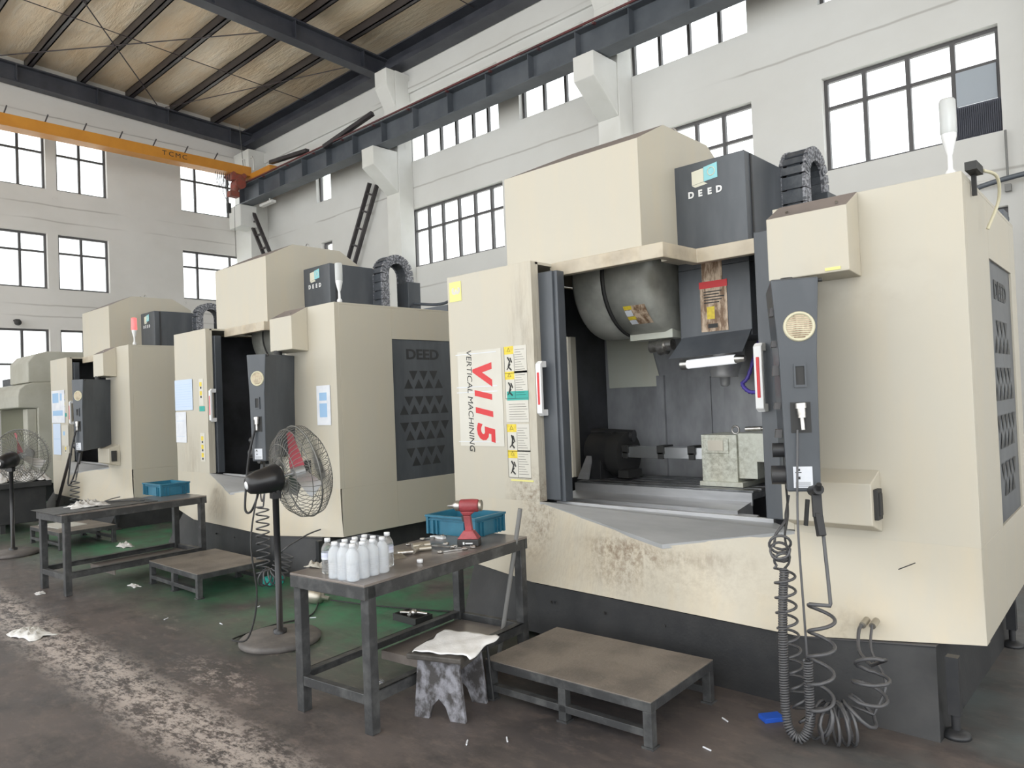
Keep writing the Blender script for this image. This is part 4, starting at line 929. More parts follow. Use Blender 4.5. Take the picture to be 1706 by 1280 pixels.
def clothf(u, v, x, y):
    e = max(abs(x)/.15, abs(y)/.17); z = .345+.004*wob(x, y, 1)
    if x > .16 or x < -.16: z -= .012
    return (x*(1+.06*math.sin(v*9)), y*(1+.05*math.sin(u*7)), z)
cl = sheet('cloth', 'cloth', .335, .34, 18, 18, clothf).build('folded_cloth', 'cloth'); cl.location = (-2.865, 2.60, 0); cl.rotation_euler = (0, 0, math.radians(20)); tag(cl, 'white cloth laid over the seat of the low stool', 'cloth')

# ------------------------------------------------------------------ pedestal fans
def make_fan(label, red=True):
    t = thing('pedestal_fan', label, 'fan')
    mb = MB(); mb.lathe([(0, .0), (.265, .0), (.272, .012), (.272, .03), (.255, .045), (.08, .055), (.05, .06), (0, .06)], n=48); mb.build('base', 'fanbase', t)
    mb = MB(); mb.lathe([(.045, .055), (.045, .085), (.022, .09), (.022, .98), (.028, .985), (.028, 1.02), (0, 1.02)], n=16); mb.build('pole', 'fanblack', t)
    tl = math.radians(9); ax = Vector((0, math.cos(tl), math.sin(tl))); up = Vector((0, -math.sin(tl), math.cos(tl))); sx = Vector((1, 0, 0)); c0 = Vector((0, 0, 1.12))
    def L(a, b, r): return c0+ax*a+sx*(r*math.cos(b))+up*(r*math.sin(b))
    mb = MB(); mb.lathe([(0, -.20), (.045, -.20), (.062, -.185), (.078, -.13), (.092, -.05), (.095, .02), (.075, .04), (.02, .05), (0, .05)], c0, ax, 28); mt = mb.build('motor_housing', 'fanblack', t)
    mb = MB(); mb.lathe([(0, -.206), (.024, -.206), (.03, -.198), (.03, -.19)], c0, ax, 18); mb.build('speed_knob', 'white', mt)
    mb = MB(); mb.box(-.03, .03, -.03, .03, .98, 1.06); mb.tube([(.045, 0, 1.03), (-.045, 0, 1.03)], .012, 8); mb.build('tilt_bracket', 'fanblack', t)
    mb = MB(); Rr = .325; wr = .0023
    for k in range(52):
        a = 2*math.pi*k/52
        prof = [(.05, .07), (.045, .16), (.07, .26), (.135, .315), (.19, .325)]
        mb.tube([L(p, a, r) for p, r in prof], wr, 4)
    for p, r in ((.045, .12), (.06, .225), (.13, .313)): mb.tube([L(p, 2*math.pi*k/40, r) for k in range(40)], .003, 5, True)
    mb.tube([L(.19, 2*math.pi*k/48, Rr) for k in range(48)], .006, 6, True); cg = mb.build('cage_rear', 'fanwire', t)
    mb = MB()
    for k in range(52):
        a = 2*math.pi*k/52
        mb.tube([L(p, a+tw, r) for p, r, tw in ((.19, .325, 0), (.25, .315, .05), (.305, .25, .16), (.325, .15, .34), (.328, .06, .6))], wr, 4)
    for p, r in ((.31, .24), (.33, .06)): mb.tube([L(p, 2*math.pi*k/40, r) for k in range(40)], .003, 5, True)
    mb.cyl(L(.322, 0, 0), L(.334, 0, 0), .055, n=20); mb.build('cage_front', 'fanwire', t)
    mb = MB(); mb.cyl(L(.05, 0, 0), L(.20, 0, 0), .012, n=10); mb.cyl(L(.13, 0, 0), L(.21, 0, 0), .04, n=18); mb.build('hub', 'fanblade', t)
    for k in range(3):
        a0 = math.radians(96+120*k); mb = MB(); vs = []
        for i in range(7):
            r = .035+i*.042; w = .10+.18*math.sin(i/6*2.2); w *= .95
            for j in range(5):
                q = (j/4-.5); vs.append(L(.17+q*.11*(1-.05*i), a0+q*w*3.2*(.42 if i else .8), r))
        n0 = len(vs); vs += [v+ax*.003 for v in vs[:n0]]; fs = []
        for i in range(6):
            for j in range(4): a = i*5+j; fs += [(a, a+1, a+6, a+5), (n0+a, n0+a+5, n0+a+6, n0+a+1)]
        mb.add(vs, fs, True); mb.build('blade', 'fanred' if k == 0 else 'fanblade', t, label='faded red fan blade' if k == 0 else None)
    return t
fan = make_fan('black pedestal fan with a red blade standing at the end of the near workbench')
fan.location = (-4.655, 2.61, 0); fan.rotation_euler = (0, 0, math.radians(-8))
fan_f = copy_tree(fan); fan_f['label'] = 'farther black pedestal fan, cut by the left edge of the photo'; fan_f.location = (-10.25, 2.36, 0); fan_f.rotation_euler = (0, 0, math.radians(40)); fan_f['group'] = fan['group'] = 'pedestal fans'
mb = MB(); mb.tube(smooth_path([(-4.70, 2.50, 1.02), (-4.62, 2.40, .72), (-4.60, 2.42, .35), (-4.66, 2.38, .085), (-4.78, 2.33, .06), (-4.98, 2.48, .008), (-5.02, 2.75, .008), (-5.0, 3.05, .008), (-5.25, 3.29, .012)]), .006, 6); tag(mb.build('power_cord', 'ink'), 'black power cord looping from the near fan across the floor', 'cord')
mb = MB(); mb.lathe([(0, 0), (.045, .0), (.062, .03), (.062, .10), (.04, .125), (.02, .13), (.018, .18), (0, .18)], (-5.36, 3.27, .062), (.75, .45, -.12), 18); tag(recentre(mb.build('floor_plug', 'brass')), 'dull metal industrial plug lying on the green floor', 'plug')
mb = MB(); mb.tube(smooth_path([(-5.18, 3.36, .03), (-4.7, 3.55, .01), (-4.0, 3.85, .01), (-3.7, 4.2, .01)]), .006, 6); tag(mb.build('power_cord', 'rubber'), 'thin cord running from the floor plug under the near workbench', 'cord')

# ------------------------------------------------------------------ crates
def make_crate(label):
    t = thing('storage_crate', label, 'crate'); w, d, h, k = .40, .285, .125, .018
    def fr(zz, e): return [(-e, -e, zz), (w+e, -e, zz), (w+e, d+e, zz), (-e, d+e, zz)]
    mb = MB()
    for (xa, xb, ya, yb) in ((0, w, 0, .006), (0, w, d-.006, d), (0, .006, .006, d-.006), (w-.006, w, .006, d-.006)):
        mb.box(xa, xb, ya, yb, .0, h)
    mb.box(.006, w-.006, .006, d-.006, 0, .006); body = mb
    mb = MB()
    for xa, xb, ya, yb in ((-k, w+k, -k, 0), (-k, w+k, d, d+k), (-k, 0, 0, d), (w, w+k, 0, d)): mb.box(xa, xb, ya, yb, h-.014, h)
    mb.box(-.008, w+.008, -.008, 0, h-.034, h-.028); mb.box(w, w+.008, 0, d, h-.034, h-.028); mb.build('rim', 'crate', t, bevel=.002)
    mb = body
    for x in (.05, .085, w-.085, w-.05): mb.box(x-.003, x+.003, -.014, 0, .0, h-.034)
    for y in (.04, .075, d-.075, d-.04): mb.box(w, w+.014, y-.003, y+.003, 0, h-.034); mb.box(-.014, 0, y-.003, y+.003, 0, h-.034)
    for x, y in ((-.012, -.012), (w-.006, -.012), (-.012, d-.006), (w-.006, d-.006)): mb.box(x, x+.018, y, y+.018, 0, h-.014)
    mb.build('body', 'crate', t); return t
cr = make_crate('blue plastic crate behind the red impact wrench on the near workbench'); cr.location = (-3.745, 3.20, .731); cr.rotation_euler = (0, 0, math.radians(5.5)); cr['group'] = 'blue crates'
cr2 = copy_tree(cr); cr2['label'] = 'blue plastic crate on the end of the farther workbench'; cr2.location = (-8.30, 3.12, .731); cr2.rotation_euler = (0, 0, math.radians(2))

# ------------------------------------------------------------------ bottles
def bottle(name, label, loc, wrapped=False, water=.13, lab=True, s=1., lie=None, grp=None, label_col='petlabel'):
    t = thing(name, label, 'bottle', group=grp); r = .0325*s
    pr = [(0, .002), (.026, 0), (r, .006), (r, .02)]
    for i in range(6): z = .024+i*.013; pr += [(r, z), (r-.0016, z+.004), (r, z+.008)]
    pr += [(r, .115), (r, .142), (r*.95, .155), (r*.70, .174), (.0135, .186), (.0125, .190), (.0125, .20)]
    s *= .86; mb = MB(); mb.lathe([(a, b*s) for a, b in pr], n=22); mb.build('body', 'shrink' if wrapped else 'pet', t)
    mb = MB(); mb.lathe([(0, .191*s), (.0155, .191*s), (.0155, .209*s), (.0145, .2115*s), (0, .2115*s)], n=20); mb.build('cap', 'cap', t)
    if lab and not wrapped:
        mb = MB(); mb.lathe([(r+.0008, .088*s), (r+.0008, .128*s)], n=22); mb.build('label_band', label_col, t)
    t.location = loc
    return t
bt = bottle('water_bottle', 'clear plastic water bottle at the left of the wrapped pack, white cap', (-3.335, 2.155, .731))
b2 = bottle('water_bottle', 'clear water bottle standing alone at the right of the wrapped pack', (-3.19, 2.43, .731))
a = math.radians(6.2); cu, su = math.cos(a), math.sin(a); first = None; k = 0
pos = []
for j in range(4):
    for i in range(3 if j else 3): pos.append((i, j))
wt = {(0, 0): 'front left corner', (1, 0): 'front middle', (2, 0): 'front right corner', (0, 3): 'back left corner', (1, 3): 'back middle', (2, 3): 'back right corner'}
ordn = ['front', 'second', 'third', 'back']; side = ['left', 'middle', 'right']
for i, j in pos:
    x, y = -3.23+i*.066+.02*0, 2.115+j*.067; lx, ly = i*.066, j*.067
    p = (-3.215+lx*cu-ly*su, 2.118+lx*su+ly*cu, .731); lb = 'shrink-wrapped water bottle in the pack on the near bench, %s row, %s' % (ordn[j], side[i])
    if first is None: first = bottle('water_bottle', lb, p, True, grp='shrink-wrapped bottle pack'); q = first
    else: q = copy_tree(first); q.location = p; q['label'] = lb
def rrect(x0, x1, y0, y1, r, z, n=5):
    o = []
    for cx_, cy_, a0 in ((x1-r, y1-r, 0), (x0+r, y1-r, 90), (x0+r, y0+r, 180), (x1-r, y0+r, 270)):
        for j in range(n): a_ = math.radians(a0+90*j/(n-1)); o.append((cx_+r*math.cos(a_), cy_+r*math.sin(a_), z))
    return o
mb = MB(); ring = [rrect(-.035, .167, -.035, .236, .033, 0), rrect(-.036, .168, -.036, .237, .033, .08), rrect(-.035, .167, -.035, .236, .033, .125), rrect(-.020, .152, -.020, .221, .02, .165), rrect(-.014, .146, -.014, .215, .014, .1835)]
vv = [(x*cu-y*su, x*su+y*cu, z) for q in ring for x, y, z in q]; m_ = len(ring[0])
mb.add(vv, [(i*m_+k_, i*m_+(k_+1) % m_, (i+1)*m_+(k_+1) % m_, (i+1)*m_+k_) for i in range(4) for k_ in range(m_)], True)
o = tag(mb.build('shrink_film', 'film'), 'cloudy clear shrink film wrapped round the pack of water bottles', 'film'); o.location = (-3.215, 2.118, .7315)
mb = MB(); mb.lathe([(0, 0), (.0165, 0), (.0165, .016), (.015, .018), (0, .018)], (-3.11, 2.585, .731), n=20); tag(recentre(mb.build('bottle_cap', 'cap')), 'loose white bottle cap on the near workbench', 'bottle cap')
bf = bottle('water_bottle', 'clear bottle lying on the floor under the near workbench', (-3.40, 2.50, .034)); bf.rotation_euler = (math.radians(82), 0, math.radians(50))

# ------------------------------------------------------------------ impact wrench
t = thing('impact_wrench', 'red cordless impact wrench standing on its battery on the near workbench', 'power tool')
mb = MB(); mb.hull([(-.066, -.042, .0), (.066, -.042, 0), (.066, .042, 0), (-.066, .042, 0)], [(-.066, -.042, .042), (.066, -.042, .042), (.066, .042, .042), (-.066, .042, .042)]); bat = mb.build('battery', 'ink', t, bevel=.006)
mb = MB(); mb.box(-.03, -.02, -.0432, -.042, .012, .027); mb.box(-.014, .03, -.0432, -.042, .016, .023); mb.build('battery_mark', 'white', bat)
mb = MB(); mb.hull([(-.066, -.042, .042), (.066, -.042, .042), (.066, .042, .042), (-.066, .042, .042)], [(-.028, -.024, .092), (.03, -.024, .092), (.03, .024, .092), (-.028, .024, .092)])
mb.hull([(-.018, -.019, .085), (.024, -.019, .085), (.024, .019, .085), (-.018, .019, .085)], [(-.028, -.020, .18), (.014, -.020, .18), (.014, .020, .18), (-.028, .020, .18)]); mb.hull([(-.028, -.02, .18), (.014, -.02, .18), (.014, .02, .18), (-.028, .02, .18)], [(-.045, -.028, .205), (.045, -.028, .205), (.045, .028, .205), (-.045, .028, .205)]); mb.build('handle', 'redtool', t, bevel=.005)
mb = MB(); mb.hull([(-.034, -.012, .145), (-.024, -.012, .14), (-.024, .012, .14), (-.034, .012, .145)], [(-.042, -.012, .178), (-.028, -.012, .18), (-.028, .012, .18), (-.042, .012, .178)]); mb.build('trigger', 'ink', t)
mb = MB(); mb.lathe([(0, -.048), (.033, -.048), (.038, -.042), (.04, .03), (.038, .06), (.034, .066), (0, .066)], (0, 0, .238), (1, 0, 0), 26); mb.build('motor_body', 'redtool', t)
mb = MB(); mb.lathe([(0, .066), (.030, .066), (.034, .072), (.034, .084), (.028, .088), (0, .088)], (0, 0, .238), (1, 0, 0), 24); mb.build('rear_cap', 'brass', t)
mb = MB(); mb.lathe([(0, -.125), (.006, -.125), (.008, -.10), (.016, -.095), (.020, -.085), (.031, -.075), (.034, -.048), (0, -.048)], (0, 0, .238), (1, 0, 0), 24); mb.build('anvil_nose', 'chrome', t)
t.location = (-3.215, 3.06, .731); t.rotation_euler = (0, 0, math.radians(33)); t.scale = (1., 1., 1.)

# ------------------------------------------------------------------ hand tools on the bench
def spanner(label, p, rz_, L=.17, tilt=0.):
    mb = MB(); mb.hull([(-L/2, -.006, 0), (L/2, -.008, 0), (L/2, .008, 0), (-L/2, .006, 0)], [(-L/2, -.006, .007), (L/2, -.008, .007), (L/2, .008, .007), (-L/2, .006, .007)])
    mb.tube([(-L/2-.012+.013*math.cos(a), .013*math.sin(a), .005) for a in [2*math.pi*j/14 for j in range(14)]], .006, 6, True)
    mb.tube([(L/2+.014+.016*math.cos(a), .016*math.sin(a), .005) for a in [math.pi*(-.72+1.44*j/10)+math.pi for j in range(11)]], .007, 6)
    o = tag(mb.build('spanner', 'chrome'), label, 'spanner', 'spanners on the near workbench'); o.location = p; o.rotation_euler = (0, tilt, rz_); return o
spanner('large worn spanner lying left of the others on the near workbench', (-3.45, 2.93, .732), math.radians(35), .21)
spanner('spanner lying nearest the bench edge in the tool heap', (-3.18, 2.89, .732), math.radians(70), .13)
spanner('spanner laid crosswise on top of the tool heap', (-3.30, 2.90, .744), math.radians(15), .17)
spanner('short ring spanner in front of the impact wrench battery', (-3.19, 2.98, .732), math.radians(40), .10)
spanner('bright spanner leaning by the blue crate', (-3.58, 3.09, .734), math.radians(75), .12)
mb = MB(); mb.tube([(-3.35, 2.74, .748), (-3.30, 2.83, .748)], .016, 12); mb.tube([(-3.41, 2.78, .752), (-3.37, 2.88, .752)], .02, 12); mb.tube([(-3.30, 2.70, .748), (-3.38, 2.84, .752)], .012, 8); tag(recentre(mb.build('pipe_socket', 'brass')), 'dull metal socket wrench pieces lying beside the loose cap', 'tool')
mb = MB(); mb.hull([(-3.40, 2.58, .731), (-3.29, 2.55, .731), (-3.27, 2.63, .731), (-3.36, 2.66, .731)], [(-3.38, 2.59, .75), (-3.33, 2.57, .755), (-3.31, 2.62, .752), (-3.35, 2.64, .752)]); mb.tube([(-3.35, 2.62, .75), (-3.31, 2.70, .748)], .016, 10); tag(recentre(mb.build('air_nozzle', 'chrome')), 'pale metal fitting lying right of the lone bottle', 'tool')
mb = MB(); mb.box(-3.62, -3.50, 3.10, 3.13, .731, .742); tag(recentre(mb.build('scriber', 'white')), 'white marker lying in front of the blue crate', 'pen')
def rag(label, loc, sx, sy, h, seed, m='rag', name='rag', cat='rag', rot=0.):
    def fz(u, v, x, y):
        e = max(0., 1-(abs(2*u-1)**3+abs(2*v-1)**3)*.8); z = .004+h*e*(.55+.45*wob(x*2.2, y*2.2, seed))
        return (x*(1+.12*math.sin(v*8+seed)), y*(1+.14*math.sin(u*7+seed*2)), max(z, .004))
    o = tag(sheet('r', m, sx, sy, 16, 16, fz).build(name, m), label, cat); o.location = loc; o.rotation_euler = (0, 0, rot); return o
rag('grey cotton work glove lying behind the left bottle on the near workbench', (-3.52, 2.21, .731), .13, .07, .035, 2, 'glove', 'work_glove', 'glove', .3)
rag('crumpled white rag on the near end of the farther workbench', (-7.78, 2.40, .738), .26, .30, .06, 4)
mb = MB(); mb.tube([(-7.95, 2.62, .746), (-7.62, 2.86, .746)], .006, 6); tag(recentre(mb.build('steel_rod', 'bench')), 'thin dark rod lying on the farther workbench', 'rod')

# pry bar leaning on the near bench
PRY = [(-3.235, 3.30, .01), (-3.075, 3.36, .87), (-3.068, 3.364, .92)]
mb = MB(); mb.tube(PRY, .014, 10); tag(mb.build('steel_bar', 'conduit'), 'long grey steel bar leaning upright at the far end of the near workbench', 'bar')

# ------------------------------------------------------------------ litter on the floor
rag('thin white plastic bag lying on the worn aisle line', (-6.37, 1.56, .001), .36, .18, .05, 6, 'bag', 'plastic_bag', 'bag', .2)
mb = MB(); mb.box(-.05, .05, -.035, .035, 0, .022); o = tag(mb.build('cigarette_pack', 'bluepack', bevel=.002), 'blue cigarette pack on the floor by the nearest machine base', 'cigarette pack'); o.location = (-1.55, 3.44, 0); o.rotation_euler = (0, 0, .9)
t = thing('scrap_tray', 'small dark tray of scrap on the floor under the near workbench', 'tray'); mb = MB(); mb.box(-.13, .13, -.08, .08, 0, .01); mb.box(-.13, .13, -.08, -.07, .01, .05); mb.box(-.13, .13, .07, .08, .01, .05); mb.box(-.13, -.12, -.07, .07, .01, .05); mb.box(.12, .13, -.07, .07, .01, .05); mb.build('tray', 'ink', t)
mb = MB(); mb.tube([(-.1, -.03, .05), (.05, .02, .06), (.11, .05, .055)], .012, 6); mb.tube([(-.05, .05, .05), (.02, -.05, .055)], .014, 6); mb.sphere((.02, .0, .06), .025, n=10); mb.build('scrap_metal', 'chrome', t); t.location = (-4.27, 3.46, 0)
bits = [(838, (-2.42, 2.50)), (797, (-2.55, 2.36)), (700, (-1.72, 3.30)), (1, (-2.0, 2.45)), (2, (-5.9, 2.35)), (3, (-5.4, 2.55)), (4, (-4.95, 3.05)), (5, (-5.6, 2.95)), (6, (-1.65, 2.98))]
wb = ['beside the near platform corner, larger', 'in front of the low stool', 'beside the blue cigarette pack', 'right of the bench leg', 'near the plastic bag side of the aisle', 'left of the fan base', 'behind the fan base', 'on the green floor by the brown platform', 'just right of the near platform']
for (s, (x, y)), w in zip(bits, wb):
    mb = MB(); mb.tube([(-.022, 0, .004), (.022, 0.003, .004)], .004, 6); o = tag(mb.build('cigarette_butt', 'paper'), 'white scrap on the floor, '+w, 'litter', 'white scraps on the floor'); o.location = (x, y, 0); o.rotation_euler = (0, 0, s)
rag('crumpled white paper on the green floor under the farther workbench', (-9.55, 3.35, .001), .25, .14, .05, 9, 'rag', 'waste_paper', 'litter')
rag('white scrap of paper by the leg of the farther workbench', (-7.75, 1.98, .001), .10, .07, .02, 11, 'rag', 'waste_paper', 'litter')
rag('pale paper scrap on the floor between farther workbench and brown platform', (-7.28, 2.62, .001), .16, .06, .02, 13, 'rag', 'waste_paper', 'litter')

# ------------------------------------------------------------------ hoses and coiled leads
def lead(name, label, cat, dx=0.):
    t = thing(name, label, cat, (-1.3+dx, 3.3, 0)); return t
t = lead('coiled_cable', 'grey spring-coiled cable hanging from the nearest control pendant to the floor', 'cable')
mb = MB(); mb.tube(smooth_path([(-1.362, 3.452, 1.40), (-1.36, 3.42, 1.2), (-1.345, 3.36, .95), (-1.325, 3.33, .6), (-1.315, 3.32, .38)]), .0055, 7); mb.build('straight_lead', 'hose', t)
mb = MB(); pth = smooth_path([(-1.313, 3.32, .37), (-1.31, 3.31, .25), (-1.305, 3.29, .10), (-1.335, 3.26, .035), (-1.385, 3.26, .06), (-1.41, 3.28, .16), (-1.42, 3.31, .40), (-1.425, 3.34, .60), (-1.418, 3.36, .76)])
mb.tube(coil(pth, .0175, 100, 10), .0053, 5); mb.build('coiled_section', 'hose', t)
mb = MB(); mb.tube(smooth_path([(-1.418, 3.36, .76), (-1.40, 3.38, .80), (-1.425, 3.40, .90), (-1.43, 3.46, 1.0), (-1.47, 3.55, 1.12), (-1.46, 3.52, 1.3)]), .006, 6); mb.build('upper_lead', 'ink', t)
t = lead('air_gun', 'black air blow gun hung under the nearest pendant on a spiralling grey hose', 'air gun')
mb = MB(); mb.bar((-1.275, 3.42, 1.0), (-1.285, 3.44, 1.13), .042, .04); mb.bar((-1.255, 3.40, .92), (-1.275, 3.42, 1.02), .034, .036); mb.cyl((-1.31, 3.46, 1.115), (-1.25, 3.38, 1.135), .024, n=12); mb.cyl((-1.25, 3.38, 1.135), (-1.24, 3.36, 1.16), .012, n=10); mb.build('gun_body', 'rubber', t, bevel=.004)
mb = MB(); mb.bar((-1.318, 3.42, 1.08), (-1.328, 3.41, .96), .018, .014); mb.build('trigger_lever', 'ink', t)
mb = MB(); hp = smooth_path([(-1.262, 3.44, .93), (-1.25, 3.42, .84), (-1.235, 3.40, .72), (-1.215, 3.36, .62)])
hp += coil(smooth_path([(-1.255, 3.36, .62), (-1.255, 3.34, .45), (-1.26, 3.32, .30), (-1.27, 3.33, .16)]), .055, 4.0, 22)
hp += coil(smooth_path([(-1.27, 3.33, .13), (-1.20, 3.40, .10), (-1.12, 3.45, .16), (-1.09, 3.47, .30), (-1.09, 3.50, .37)]), .08, 5.2, 20, .07)
hp += smooth_path([(-1.10, 3.50, .34), (-1.18, 3.60, .36), (-1.205, 3.68, .43), (-1.20, 3.75, .45)])
mb.tube(hp, .0085, 7); mb.build('air_hose', 'hose', t)
mb = MB(); mb.cyl((-1.20, 3.72, .445), (-1.20, 3.79, .455), .016, n=12); mb.cyl((-1.16, 3.735, .445), (-1.16, 3.80, .455), .016, n=12); islands(mb, 'hose_fitting', 'brass', t)
t = lead('coolant_gun_hose', 'dark spiral hose tangled left of the spring cable under the nearest pendant', 'hose')
mb = MB(); hp = smooth_path([(-1.52, 3.70, 1.05), (-1.49, 3.58, .98), (-1.455, 3.48, .96), (-1.48, 3.42, .90)])+coil(smooth_path([(-1.45, 3.40, .88), (-1.435, 3.36, .85), (-1.45, 3.40, .82), (-1.43, 3.37, .79)]), .05, 4, 16, .035)
hp += coil(smooth_path([(-1.425, 3.38, .76), (-1.42, 3.37, .5), (-1.39, 3.36, .25), (-1.33, 3.34, .09)]), .045, 10, 16)
hp += coil(smooth_path([(-1.30, 3.36, .10), (-1.24, 3.36, .09), (-1.16, 3.42, .09)]), .085, 5, 18)
hp += smooth_path([(-1.10, 3.5, .12), (-1.06, 3.56, .25), (-1.14, 3.64, .36), (-1.16, 3.73, .45)])
mb.tube(hp, .0065, 7); mb.build('spiral_hose', 'hose', t)
# same leads on the middle and far machines
for dx, nm in ((-5.13, 'middle'), (-10.2, 'farthest')):
    t = lead('air_gun', 'black air gun and spiral hose hanging at the pendant of the %s machine' % nm, 'air gun', dx)
    mb = MB(dx); mb.bar((-1.262, 3.44, .93), (-1.285, 3.48, 1.10), .03, .028); mb.cyl((-1.31, 3.50, 1.09), (-1.25, 3.42, 1.11), .016, n=12); mb.build('gun_body', 'rubber', t)
    mb = MB(dx); mb.tube(smooth_path([(-1.262, 3.44, .93), (-1.20, 3.40, .80), (-1.10, 3.36, .76), (-1.02, 3.34, .84), (-1.03, 3.33, .72)])+coil(smooth_path([(-1.03, 3.32, .72), (-1.0, 3.3, .45), (-.98, 3.28, .14)]), .055, 9, 14)+coil(smooth_path([(-.98, 3.28, .11), (-.93, 3.3, .10), (-.86, 3.36, .14), (-.84, 3.42, .3)]), .075, 8, 14)+smooth_path([(-.86, 3.46, .36), (-.92, 3.7, .42), (-.95, 3.86, .44)]), .007, 6); mb.build('air_hose', 'hose', t)
    t = lead('pendant_cable', 'black looped cable hanging from the control pendant of the %s machine' % nm, 'cable', dx)
    mb = MB(dx); mb.tube(smooth_path([(-1.365, 3.45, 1.40), (-1.40, 3.40, 1.15), (-1.41, 3.36, .80), (-1.36, 3.33, .66), (-1.26, 3.33, .66), (-1.20, 3.36, .78), (-1.22, 3.42, .95)]), .011, 8); mb.build('cable_loop', 'rubber', t)

# ------------------------------------------------------------------ papers taped on the machines
def paper(label, x0, x1, z0, z1, y=3.947, m='paper', marks=(), name='notice_sheet', R=None):
    mb = MB(); mb.cur = 0; mb.box(x0, x1, y-.002, y-.0005, z0, z1); mb.cur = 1
    for a0, a1, b0, b1 in marks: mb.box(x0+(x1-x0)*a0, x0+(x1-x0)*a1, y-.0026, y-.002, z0+(z1-z0)*b0, z0+(z1-z0)*b1)
    return tag(recentre(mb.build(name, [m, 'blueprint'])), label, 'notice')
D2 = -5.13; D3 = -10.2
paper('pale blue ruled sheet taped high on the left front of the middle machine', -9.42, -8.92, 1.62, 2.0, 3.944, 'bluepaper', [(.05, .95, .12+.08*i, .125+.08*i) for i in range(10)])
paper('narrow white sheet taped below the blue ruled one on the middle machine', -9.42, -9.12, 1.22, 1.60, 3.9445, 'paper', [(.1, .85, .2, .205), (.1, .8, .7, .71)])
paper('plastic-covered notice with pale blue print on the right front of the middle machine', -6.20, -5.97, 1.42, 1.80, 3.945, 'paper', [(.2, .75, .62, .82), (.2, .75, .2, .55)])
paper('white notice with bold blue blocks taped on the farthest machine', -14.44, -13.75, 1.50, 2.05, 3.944, 'paper', [(.08, .55, .62, .92), (.65, .8, .68, .9), (.08, .85, .22, .38)])
paper('tall pale blue sheet taped low on the farthest machine', -14.40, -14.0, .96, 1.49, 3.9445, 'bluepaper', [(.1, .9, .5, .51)])
paper('greyish sheet with mauve marks taped lower right on the farthest machine', -13.94, -13.60, 1.12, 1.46, 3.9445, 'decal', [(.2, .5, .5, .7)])

# ------------------------------------------------------------------ far left: another machine, bins, rags
t = thing('grey_machining_center', 'older grey rounded-hood machining centre with amber beacon beyond the row of three', 'milling machine', (-17, 4.8, 0))
mb = MB(); X0, X1 = -18.35, -15.95
prof = [(6.0, .35), (4.12, .35), (4.12, 1.78), (3.80, 1.80), (3.80, 2.02), (3.83, 2.14), (3.92, 2.23), (4.05, 2.27), (6.0, 2.27)]
mb.prism(prof, X0, X1, 'x'); mb.build('enclosure', 'grey', t, bevel=.02)
mb = MB(); mb.prism([(3.98, 2.27), (3.98, 2.66), (4.1, 2.80), (4.3, 2.86), (5.2, 2.86), (5.2, 2.27)], -17.2, -15.97, 'x'); mb.build('column_cover', 'grey', t, bevel=.02)
mb = MB(); mb.box(-18.3, -16.3, 4.06, 4.125, .7, 1.78); mb.build('door', 'olive', t)  # olive sheet stands for the dark opening below the hood, shade in its colour
mb = MB(); mb.box(-18.3, -16.2, 3.9, 5.9, 0, .35); mb.build('base', 'black', t)
mb = MB(); mb.box(-16.25, -15.99, 3.95, 4.12, .4, 1.78); mb.build('door_post', 'grey', t, bevel=.02)
mb = MB(); mb.lathe([(0, 0), (.06, 0), (.06, .03), (.055, .04), (.05, .12), (.03, .14), (0, .145)], (-16.05, 4.25, 2.27), n=18); mb.build('beacon', 'orange', t, label='amber beacon')
mb = MB(); mb.tube(smooth_path([(-16.0, 4.35, 2.30), (-16.02, 4.5, 2.36), (-16.0, 4.65, 2.31), (-16.02, 4.8, 2.34)]), .03, 6); mb.tube(smooth_path([(-16.02, 4.3, 2.29), (-16.05, 4.6, 2.29), (-16.0, 4.85, 2.29)]), .02, 6); mb.build('cable_bundle', 'ink', t)
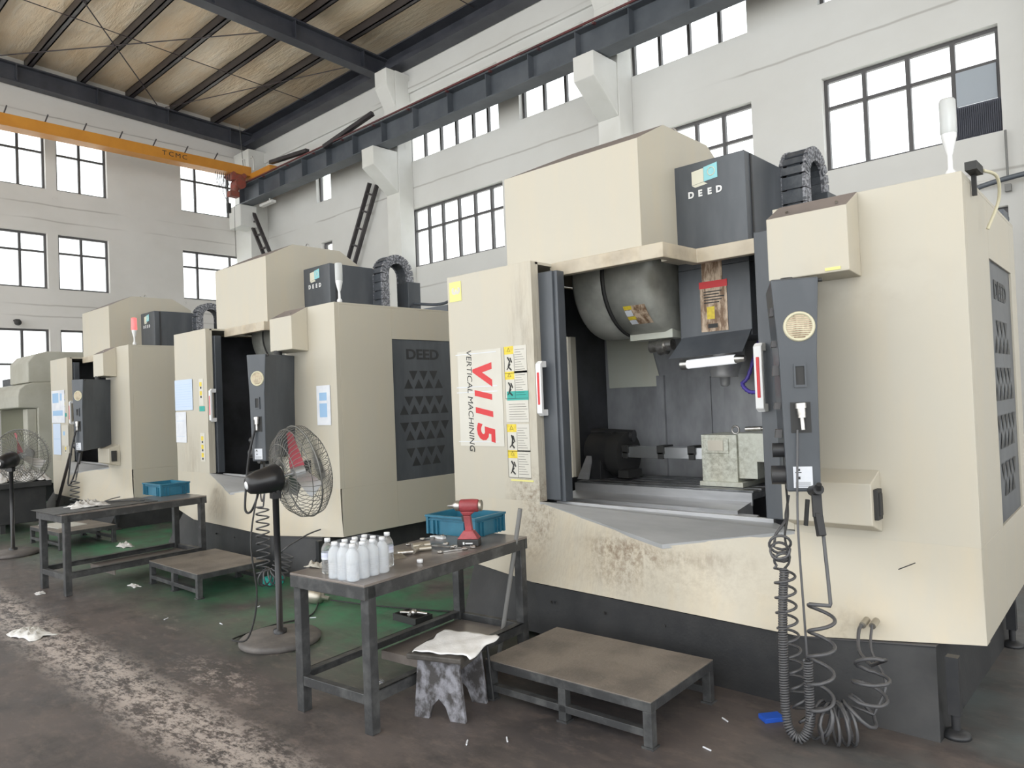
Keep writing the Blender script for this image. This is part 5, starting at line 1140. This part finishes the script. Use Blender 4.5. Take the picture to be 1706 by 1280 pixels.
mb = MB(); mb.tube([(-17.6, 4.35+.22*math.cos(a), 2.45+.28*math.sin(a)) for a in [math.pi*j/14 for j in range(15)]], .05, 8); mb.box(-18.3, -17.3, 4.1, 4.9, 2.27, 2.42); mb.build('cable_chain', 'chain', t)
t = thing('chip_cart', 'black steel chip cart heaped with white rags at far left', 'cart', (-12.7, 3.1, 0))
mb = MB(); mb.box(-14.3, -12.1, 2.6, 3.28, .62, .70); mb.box(-14.2, -12.2, 2.65, 3.23, .12, .62); mb.build('bin', 'base', t, bevel=.01)
for x in (-14.15, -12.25):
    for y in (2.7, 3.18):
        mb = MB(); mb.box(x-.03, x+.03, y-.03, y+.03, 0, .12); mb.build('leg', 'base', t)
rg = [(-12.30, 3.10, .38, .34, .17, 'rightmost, by the cart corner'), (-12.52, 2.84, .5, .40, .18, 'in front of the rightmost'), (-12.80, 3.08, .5, .36, .20, 'second from the right along the back'), (-13.35, 2.98, .55, .45, .18, 'middle of the cart'), (-13.95, 3.0, .5, .4, .14, 'leftmost, behind the far fan')]
for i, (x, y, w, d, h, wd) in enumerate(rg):
    o = rag('white rag heaped on the black chip cart, '+wd, (x, y, .701), w, d, h, 20+i); o['group'] = 'rags on the chip cart'
mb = MB(); mb.bar((-12.76, 3.46, .02), (-12.0, 3.50, 1.06), .035, .025); tag(mb.build('steel_bar', 'purlin'), 'dark flat bar leaning against the front of the farthest machine', 'bar')
mb = MB(); mb.box(-13.6, -12.9, 2.15, 2.5, 0, .5); tag(recentre(mb.build('green_bin', 'greenbin', bevel=.02)), 'dark green bin behind the far pedestal fan', 'bin')
mb = MB(); mb.hull([(-10.95, 2.80, .216), (-10.35, 2.86, .216), (-10.4, 3.2, .216), (-10.95, 3.15, .216)], [(-10.95, 2.80, .224), (-10.35, 2.86, .224), (-10.4, 3.2, .224), (-10.95, 3.15, .224)]); tag(recentre(mb.build('pale_board', 'board')), 'pale board lying on the dim step platform', 'board')
# teal box glimpsed between brown platform and fan
mb = MB(); mb.box(-6.28, -6.14, 3.36, 3.5, 0, .07); tag(recentre(mb.build('teal_box', 'teal', bevel=.01)), 'teal plastic box on the floor behind the brown-topped platform', 'box')
